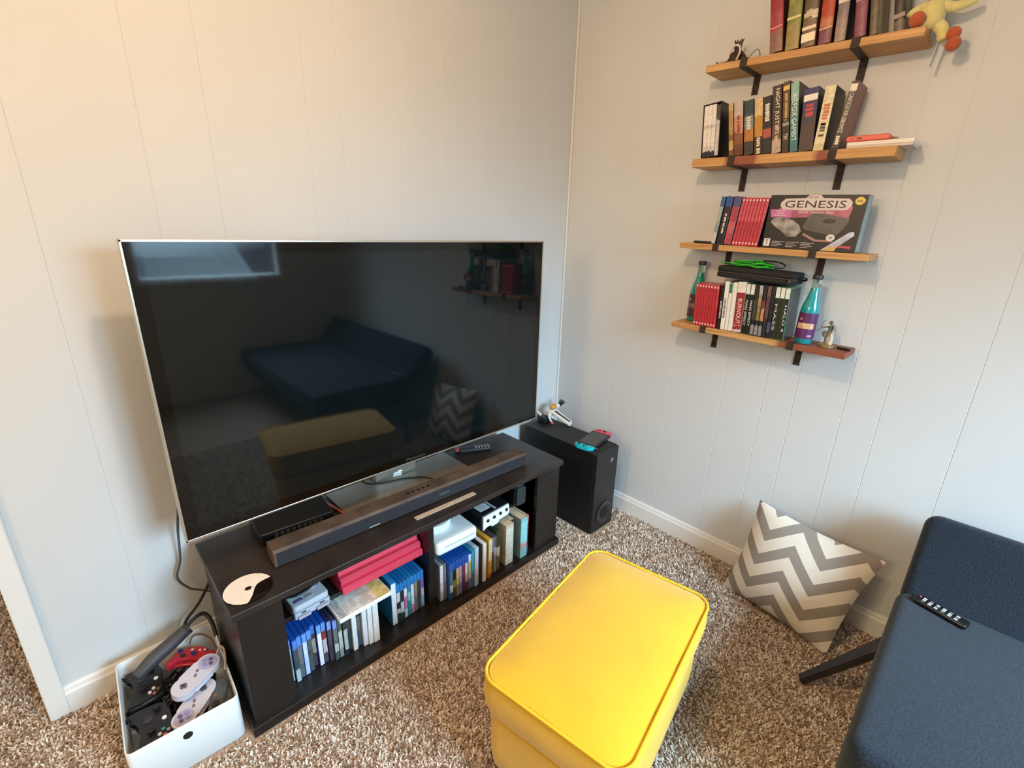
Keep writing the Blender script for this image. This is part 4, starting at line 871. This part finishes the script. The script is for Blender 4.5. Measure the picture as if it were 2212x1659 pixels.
mk('barrel', tube([(-.05, .06, .035), (-.062, .08, .058)], .006, 10), TW, t, smooth=True)

# ------------------------------------------------------------------ yellow ottoman
YF = P('#d7a716', .8, var=.06, scale=6, bump=.25, bscale=420, sheen=.35, spec=.3, name='yellow_fabric')
t = thing('ottoman', 'yellow upholstered rectangular ottoman with piped edge on the carpet', 'ottoman', T(-1.1235, -1.167, 0) @ R(rad(9.26), 'Z'))
HU, HV = .309, .195
def rr(ins, z, r=.05, n=10):
    a, b = HU-ins, HV-ins; r = max(.012, r-ins*.6) if ins < .12 else max(.01, min(a, b)*.35); pts = []
    for cx, cy, st in ((a-r, b-r, 0), (-a+r, b-r, 1), (-a+r, -b+r, 2), (a-r, -b+r, 3)):
        for k in range(n+1): q = (st+k/n)*PI/2; pts.append((cx+r*math.cos(q), cy+r*math.sin(q), z))
        # straight side points
    full = []
    for i in range(len(pts)):
        p, q = Vector(pts[i]), Vector(pts[(i+1) % len(pts)])
        full.append(p)
        if (q-p).length > .06:
            m_ = int((q-p).length/.04)
            for k in range(1, m_+1): full.append(p.lerp(q, k/(m_+1)))
    return full
def loft(levels, wob=0.0, cap0=True, cap1=True):
    bm = bmesh.new(); rings = []
    N = len(rr(0, 0))
    base = rr(0, 0)
    for ins, z in levels:
        ring = []
        for p in base:
            # inset towards the centre, keeping the same point count
            q = Vector((p.x*(HU-ins)/HU, p.y*(HV-ins)/HV, z))
            if wob: q += Vector((p.x, p.y, 0)).normalized()*wob*math.sin(p.x*37+p.y*29)*math.sin(z*40)
            ring.append(bm.verts.new(q))
        rings.append(ring)
    for a, b in zip(rings, rings[1:]):
        for k in range(N): bm.faces.new((a[k], a[(k+1) % N], b[(k+1) % N], b[k]))
    if cap0: bm.faces.new(rings[0][::-1])
    if cap1: bm.faces.new(rings[-1])
    return bm
mk('base', loft([(.05, .105), (.022, .108), (.014, .118), (.010, .17), (.010, .24), (.012, .286), (.02, .292), (.06, .2925)]), YF, t, smooth='auto')
mk('cushion', loft([(.06, .2935), (.018, .2936), (.008, .3), (-.002, .325), (-.005, .355), (-.003, .385), (.002, .408), (.005, .4155), (.012, .4175), (.035, .4235), (.07, .4285), (.11, .4315), (.15, .433), (.18, .4335)], wob=.0015), YF, t, smooth='auto')
mk('piping', tube([p for p in rr(-.0005, .4165)], .0042, 8, sub=2, closed=True), P('#e2b51f', .75, bump=.2, bscale=600, name='yellow_piping'), t, smooth=True)
for x in (-.25, .25):
    for y in (-.135, .135): mk('leg', lathe([(.012, 0), (.016, .004), (.024, .1055)], 18, M=T(x, y, 0)), P('#1f1712', .4, name='dark_leg'), t, smooth='auto')

# ------------------------------------------------------------------ chevron cushion leaning on the wall
L_, B_, T_, R_ = Vector((-.18, -1.152, .003)), Vector((-.256, -1.562, .003)), Vector((-.052, -1.191, .397)), Vector((-.105, -1.636, .377))
nrm = Vector((-.932, .174, .318))
def pillow(side):
    bm = bmesh.new(); N = 30; uvl = bm.loops.layers.uv.new('UVMap'); vs = {}; uvs = {}
    for i in range(N+1):
        for j in range(N+1):
            p, q = i/N, j/N
            # slightly hollow edges, full corners
            pe = p+.035*math.sin(PI*q)*(0.5-p)*2*(abs(p-.5)*2)**3*1.0; qe = q+.035*math.sin(PI*p)*(0.5-q)*2*(abs(q-.5)*2)**3
            P_ = (L_*(1-pe)+B_*pe)*(1-qe)+(T_*(1-pe)+R_*pe)*qe
            h = (math.sin(PI*p)*math.sin(PI*q))**.55
            wr_ = .006*math.sin(18*q+9*p)*max(0, (p-.55))*math.sin(PI*q)*math.sin(PI*p)**.5*2.2
            if side > 0: P_ = P_+nrm*(.068*h+wr_)
            else: P_ = P_-nrm*(.042*h)
            vs[i, j] = bm.verts.new(P_)
            u = (-.03*(1-pe)+1.12*pe)*(1-qe)+(0*(1-pe)+1.236*pe)*qe; v = (0.0*(1-pe)+.0*pe)*(1-qe)+(1.0*(1-pe)+.975*pe)*qe
            uvs[vs[i, j]] = (u, v)
    for i in range(N):
        for j in range(N):
            f = bm.faces.new((vs[i, j], vs[i+1, j], vs[i+1, j+1], vs[i, j+1]))
            for l in f.loops: l[uvl].uv = uvs[l.vert]
    return bm
def chevron():
    m = bpy.data.materials.new('chevron_cloth'); m.use_nodes = True; nt = m.node_tree; b = nt.nodes['Principled BSDF']; b.inputs['Roughness'].default_value = .9
    b.inputs['Sheen Weight'].default_value = .15
    uv = nt.nodes.new('ShaderNodeUVMap'); sp = nt.nodes.new('ShaderNodeSeparateXYZ'); nt.links.new(uv.outputs[0], sp.inputs[0])
    def mth(op, a, b_=None, c=None):
        n = nt.nodes.new('ShaderNodeMath'); n.operation = op
        for k, v in enumerate((a, b_, c)):
            if v is None: continue
            if isinstance(v, (int, float)): n.inputs[k].default_value = v
            else: nt.links.new(v, n.inputs[k])
        return n.outputs[0]
    k = mth('PINGPONG', mth('ADD', sp.outputs[0], 5.8-.25), .29)          # 0 at the valleys, .29 at the peaks
    zz = mth('MULTIPLY', k, .235/.29)
    s_ = mth('FRACT', mth('DIVIDE', mth('ADD', mth('SUBTRACT', sp.outputs[1], zz), 2.53-.165), .253))
    gmask = mth('LESS_THAN', s_, .465)
    mx = nt.nodes.new('ShaderNodeMix'); mx.data_type = 'RGBA'; nt.links.new(gmask, mx.inputs[0])
    mx.inputs[6].default_value = (*lin('#ddd3c4'), 1); mx.inputs[7].default_value = (*lin('#8f857b'), 1)
    nt.links.new(mx.outputs[2], b.inputs['Base Color'])
    tc = nt.nodes.new('ShaderNodeTexCoord'); n = nt.nodes.new('ShaderNodeTexNoise'); n.inputs['Scale'].default_value = 500; nt.links.new(tc.outputs['Object'], n.inputs['Vector'])
    bp = nt.nodes.new('ShaderNodeBump'); bp.inputs['Strength'].default_value = .25; bp.inputs['Distance'].default_value = .002; nt.links.new(n.outputs['Fac'], bp.inputs['Height']); nt.links.new(bp.outputs[0], b.inputs['Normal'])
    return m
CH = chevron()
t = thing('throw_pillow', 'grey and cream chevron throw pillow leaning on right wall', 'pillow', T(0, 0, .004))
mk('front_cover', pillow(1), CH, t, smooth=True)
mk('back_cover', pillow(-1), P('#8d8273', .9, name='pillow_back'), t, smooth=True)

# ------------------------------------------------------------------ navy sofa
NAVY = P('#1a222d', .85, var=.85, scale=260, bump=.5, bscale=700, sheen=.12, spec=.25, name='navy_fabric')
t = thing('sofa', 'armless navy blue fabric sofa along the right wall', 'sofa', T(0, 0, 0))
mk('seat_cushion', rbox(-.985, -.275, -3.3, -1.69, .275, .42, .045, bev=.03), NAVY, t, smooth='auto')
mk('under_frame', rbox(-.95, -.26, -3.25, -1.73, .22, .2745, .03, bev=.008), P('#141a24', .85, name='frame_navy'), t, smooth='auto')
mk('backrest', rbox(0, .1, -3.3, -1.695, .0, .31, .04, bev=.03, axis='x'), NAVY, t, M=T(-.325, 0, .395) @ R(rad(40), 'Y'), smooth='auto')
def taper(p0, p1, w0, w1, th0, th1, side):
    p0, p1, side = Vector(p0), Vector(p1), Vector(side).normalized(); d = (p1-p0).normalized(); up = d.cross(side).normalized()
    bm = bmesh.new(); vs = []
    for p, w_, th in ((p0, w0, th0), (p1, w1, th1)):
        vs.append([bm.verts.new(p+side*sx_*w_/2+up*sy_*th/2) for sx_, sy_ in ((-1, -1), (1, -1), (1, 1), (-1, 1))])
    for k in range(4): bm.faces.new((vs[0][k], vs[0][(k+1) % 4], vs[1][(k+1) % 4], vs[1][k]))
    bm.faces.new(vs[0][::-1]); bm.faces.new(vs[1])
    bmesh.ops.bevel(bm, geom=bm.edges[:], offset=.004, segments=2, affect='EDGES')
    return bm
DW = P('#2b2524', .5, var=.3, scale=30, name='dark_wood')
mk('leg', taper((-.436, -1.53, .009), (-.325, -1.735, .27), .03, .058, .022, .026, (1, .45, 0)), DW, t)
mk('leg', taper((-.82, -1.86, .012), (-.78, -1.82, .225), .03, .055, .022, .026, (1, .45, 0)), DW, t)
t = thing('remote_control', 'slim black remote with pale buttons on the navy sofa', 'remote', T(-.34, -1.792, .4206) @ R(rad(-105), 'Z'))
mk('body', rbox(-.062, .062, -.02, .02, 0, .014, .008, bev=.004), P('#131313', .25, name='remote_gloss'), t, smooth='auto')
for i in range(6):
    for j in range(3): mk('button', box(-.046+.0155*i, -.038+.0155*i, -.013+.0095*j, -.0075+.0095*j, .0138, .0155, .0006), P('#cfcfd2' if (i+j) % 3 else '#77777c', .4, name='remote_button'), t)
mk('power_button', cyl(.003, .003, .0138, .0156, 12, M=T(-.054, .008, 0)), P('#c8584c', .4, name='red_button'), t)

# ------------------------------------------------------------------ storage bin with controllers
BX = T(-2.0, -.262, 0) @ R(rad(-2), 'Z')
t = thing('storage_bin', 'white plastic storage bin full of game controllers beside stand', 'bin', BX)
def bin_bm():
    bm = bmesh.new(); hx, hy, h, th, r = .13, .178, .157, .0045, .016
    def ringv(ix, z, rr_):
        out = []
        for cx, cy, st in ((hx-ix-rr_, hy-ix-rr_, 0), (-hx+ix+rr_, hy-ix-rr_, 1), (-hx+ix+rr_, -hy+ix+rr_, 2), (hx-ix-rr_, -hy+ix+rr_, 3)):
            for k in range(7): a = (st+k/6)*PI/2; out.append(bm.verts.new((cx+rr_*math.cos(a), cy+rr_*math.sin(a), z)))
        return out
    rs = [ringv(.004, .0, r-.002), ringv(.0, .006, r), ringv(0, h-.002, r), ringv(.0012, h, r-.001), ringv(th-.001, h, r-.003), ringv(th, h-.002, r-.004), ringv(th, .006, r-.004)]
    for a, b in zip(rs, rs[1:]):
        n = len(a)
        for k in range(n): bm.faces.new((a[k], a[(k+1) % n], b[(k+1) % n], b[k]))
    bm.faces.new(rs[0][::-1]); bm.faces.new(rs[-1])
    return bm
mk('tub', bin_bm(), P('#e4e6e4', .35, name='bin_white'), t, smooth='auto')
mk('dark_hole_disc', cyl(.0115, .0115, 0, .0008, 28, M=T(0, -.1776, .118) @ R(rad(90), 'X')), P('#0e0d0d', .7, name='hole_shade'), t)  # black disc stands in for the shaded inside of an uncut hole
CB = P('#141213', .45, var=.2, scale=40, name='controller_black')
def inb(x, y, z): return T(x, y, z)      # world coordinates, z above the floor
rng = random.Random(5)
bm = bmesh.new()
for k in range(52):
    pts = []; a = rng.uniform(0, 6.28); z_ = rng.uniform(.012, .085)
    cx, cy = rng.uniform(-.06, .06), rng.uniform(-.1, .1)
    for q in range(7):
        a += rng.uniform(.5, 1.3); r_ = rng.uniform(.02, .055)
        pts.append((max(-.1, min(.1, cx+r_*math.cos(a)*1.2)), max(-.145, min(.145, cy+r_*math.sin(a)*1.5)), max(.024, min(.088, z_+rng.uniform(-.02, .02)))))
    tube(pts, .0033, 6, bm, sub=4)
o = mk('cable_tangle', bm, P('#1a1617', .5, name='cable_black'), None, BX, smooth=True, kind='stuff')
tag(o, 'tangle of black controller cables filling the white bin', 'cables')
def pad_classic(label, M):
    t = thing('classic_gamepad', label, 'gamepad', M, 'pale gamepads in the bin')
    G = P('#c9c3cc', .45, name='pad_grey')
    bm = bmesh.new(); out = []
    r, cx = .031, .042
    for k in range(25): a = rad(62)+(2*PI-rad(124))*k/24; out.append((-cx+r*math.cos(a), r*math.sin(a)))
    for k in range(25): a = rad(242)+(2*PI-rad(124))*k/24; out.append((cx+r*math.cos(a), r*math.sin(a)))
    a_ = [bm.verts.new((x, y, 0)) for x, y in out]; b_ = [bm.verts.new((x, y, .02)) for x, y in out]; n = len(out)
    for i in range(n): bm.faces.new((a_[i], a_[(i+1) % n], b_[(i+1) % n], b_[i]))
    f1, f2 = bm.faces.new(a_[::-1]), bm.faces.new(b_)
    bmesh.ops.bevel(bm, geom=list({e_ for f in (f1, f2) for e_ in f.edges}), offset=.006, segments=3, affect='EDGES')
    mk('shell', bm, G, t, smooth='auto')
    bm = box(-.051, -.033, -.004, .004, .0195, .0235, .001); box(-.046, -.038, -.009, .009, .0195, .0235, .001, bm=bm); mk('direction_pad', bm, P('#5a5560', .5, name='pad_cross'), t)
    mk('button_plate', cyl(.025, .025, .0195, .0206, 28, M=T(.042, 0, 0)), P('#aaa3bb', .5, name='pad_plate'), t)
    for dx, dy, c in ((.011, 0, '#5a5482'), (-.011, 0, '#8f88b5'), (0, .011, '#8f88b5'), (0, -.011, '#5a5482')): mk('button', cyl(.0052, .0052, .02, .024, 14, M=T(.042+dx, dy, 0)), P(c, .4, name='pad_button'), t)
    for x in (-.01, .006): mk('start_button', box(x, x+.01, -.003, .003, .0195, .0222, .001, M=R(rad(28), 'Z')), P('#6a6670', .5, name='pad_rubber'), t)
    return t
pad_classic('pale grey gamepad with dark cross pad, topmost in white bin', inb(-1.952, -.292, .148) @ R(rad(32), 'Z') @ R(rad(8), 'X'))
pad_classic('pale lilac gamepad partly beneath another one near bin front', inb(-1.972, -.352, .108) @ R(rad(-137), 'Z') @ R(rad(4), 'Y'))
def pad_modern(label, M, shell, accents, name='gamepad'):
    t = thing(name, label, 'gamepad', M)
    S = P(shell, .4, var=.15, scale=50, name='pad_shell')
    bm = bmesh.new()
    out = [(-.075, -.05), (-.06, -.056), (-.042, -.03), (-.02, -.022), (.02, -.022), (.042, -.03), (.06, -.056), (.075, -.05), (.077, -.02), (.068, .028), (.05, .044), (.02, .042), (-.02, .042), (-.05, .044), (-.068, .028), (-.077, -.02)]
    a_ = [bm.verts.new((x, y, 0)) for x, y in out]; b_ = [bm.verts.new((x, y, .034)) for x, y in out]; n = len(out)
    for i in range(n): bm.faces.new((a_[i], a_[(i+1) % n], b_[(i+1) % n], b_[i]))
    f1, f2 = bm.faces.new(a_[::-1]), bm.faces.new(b_)
    bmesh.ops.bevel(bm, geom=bm.edges[:], offset=.009, segments=3, affect='EDGES')
    mk('shell', bm, S, t, smooth='auto')
    for x, y in ((-.042, .016), (.022, -.008)): mk('thumbstick', lathe([(.006, .033), (.006, .04), (.0095, .041), (.0095, .045), (.004, .046)], 18, M=T(x, y, 0)), P('#0f0f10' if accents[4] is None else accents[4], .5, name='thumb_rubber'), t, smooth='auto')
    for (dx, dy), c in zip(((.01, 0), (-.01, 0), (0, .01), (0, -.01)), accents): mk('button', cyl(.0046, .0046, .033, .0375, 14, M=T(.045+dx, .017+dy, 0)), P(c, .3, name='pad_colour_button'), t)
    mk('direction_pad', cyl(.011, .011, .033, .0365, 18, M=T(-.02, -.008, 0)), P('#2a2a2c', .4, name='pad_disc'), t)
    mk('home_button', cyl(.0058, .0058, .033, .0358, 16, M=T(0, .026, 0)), P('#dfe2e0', .3, name='pad_home'), t)
    return t
pad_modern('black gamepad with orange and teal buttons, front left of bin', inb(-2.07, -.342, .09) @ R(rad(-88), 'Z') @ R(rad(4), 'Y'), '#151214', ('#d0603c', '#3c8f8f', '#8f9a9c', '#c9ccca', None))
pad_modern('black gamepad with reddish button standing at bin\'s left side', inb(-2.066, -.173, .086) @ R(rad(-93), 'Z') @ R(rad(3), 'Y'), '#171415', ('#a8444c', '#c9bfae', '#6a4a3c', '#c9b8b0', None))
pad_modern('red gamepad with blue stick and cream buttons at bin back', inb(-1.95, -.17, .115) @ R(rad(-35), 'Z') @ R(rad(-8), 'X') @ Matrix.Scale(.74, 4), '#b3283c', ('#efe2cc', '#efe2cc', '#c93a4a', '#c93a4a', '#182e66'))
def joystick(label, M):
    t = thing('motion_controller', label, 'remote', M)
    mk('handle', tube([(0, 0, 0), (.05, 0, .004), (.1, 0, .0), (.16, 0, -.004)], [.016, .022, .022, .019], 14), P('#3c3a3d', .5, bump=.2, bscale=400, name='grip_grey'), t, smooth=True)
    mk('end_cap', cyl(.0195, .0195, -.003, .004, 18, M=T(.162, 0, -.004) @ R(rad(90), 'Y')), P('#262426', .5, name='cap_dark'), t)
    return t
joystick('long dark grey stick controller leaning over bin\'s back edge', inb(-2.082, -.17, .152) @ R(rad(20), 'Z') @ R(rad(-17), 'Y'))
t = thing('grey_controller', 'flat slate grey controller along bin\'s right side', 'gamepad', inb(-1.916, -.368, .1) @ R(rad(66), 'Z') @ R(rad(-6), 'Y'))
mk('shell', rbox(-.062, .06, -.02, .02, 0, .026, .018, bev=.008), P('#4c5052', .5, name='slate_plastic'), t, smooth='auto')
mk('thumbstick', lathe([(.005, .0255), (.006, .032), (.009, .0325), (.009, .036), (.003, .037)], 16, M=T(-.03, 0, 0)), P('#2a211e', .5, name='stick_brown'), t, smooth='auto')
mk('button', cyl(.005, .005, .0255, .029, 14, M=T(.0, .006, 0)), P('#8a5a44', .4, name='copper_button'), t)
t = thing('small_red_pad', 'small red rounded controller end at bin\'s back right corner', 'gamepad', inb(-1.905, -.222, .128) @ R(rad(30), 'Z'))
mk('shell', rbox(-.03, .022, -.018, .018, 0, .022, .015, bev=.006), P('#a8263a', .4, name='small_red'), t, smooth='auto'); mk('button', cyl(.005, .005, .0215, .025, 14, M=T(-.008, 0, 0)), P('#7c1c2a', .4, name='dark_red_button'), t)
tag(mk('cream_cable', tube([(-1.893, -.26, .13), (-1.888, -.25, .157), (-1.872, -.235, .168), (-1.866, -.25, .166), (-1.872, -.29, .164), (-1.882, -.325, .16)], .0034), P('#b9a890', .5, name='cream_rubber'), smooth=True), 'cream cable hooked over bin\'s right rim', 'cable')
tag(mk('brown_cable', tube([(-1.94, -.125, .14), (-1.925, -.11, .152), (-1.9, -.12, .15), (-1.882, -.15, .14), (-1.878, -.19, .13)], .0026), P('#5a4630', .5, name='brown_rubber2'), smooth=True), 'thin brown cable arching at back of bin above red gamepad', 'cable')
# cables hanging behind and beside the stand
tag(mk('hanging_cable', tube([(-1.888, -.1, .62), (-1.896, -.05, .52), (-1.906, -.03, .4), (-1.924, -.028, .335), (-1.9, -.028, .28), (-1.87, -.03, .255), (-1.835, -.036, .23)], .0036), P('#4f5558', .5, name='grey_rubber'), smooth=True), 'thin grey cable hanging from television\'s left edge', 'cable')
tag(mk('power_cable', tube([(-1.8, -.04, .35), (-1.83, -.05, .31), (-1.882, -.052, .228), (-1.93, -.052, .176), (-1.945, -.045, .12), (-1.94, -.04, .05), (-1.9, -.04, .02)], .005), P('#1d1816', .5, name='power_black'), smooth=True), 'black power cable running diagonally behind the white bin', 'cable')
tag(mk('thick_cable', tube([(-1.948, -.112, .175), (-1.935, -.11, .2), (-1.905, -.1, .212), (-1.882, -.098, .21), (-1.87, -.12, .19), (-1.868, -.16, .15)], .0062), P('#1b1512', .5, name='thick_black'), smooth=True), 'thick black cable arching from bin towards stand', 'cable')
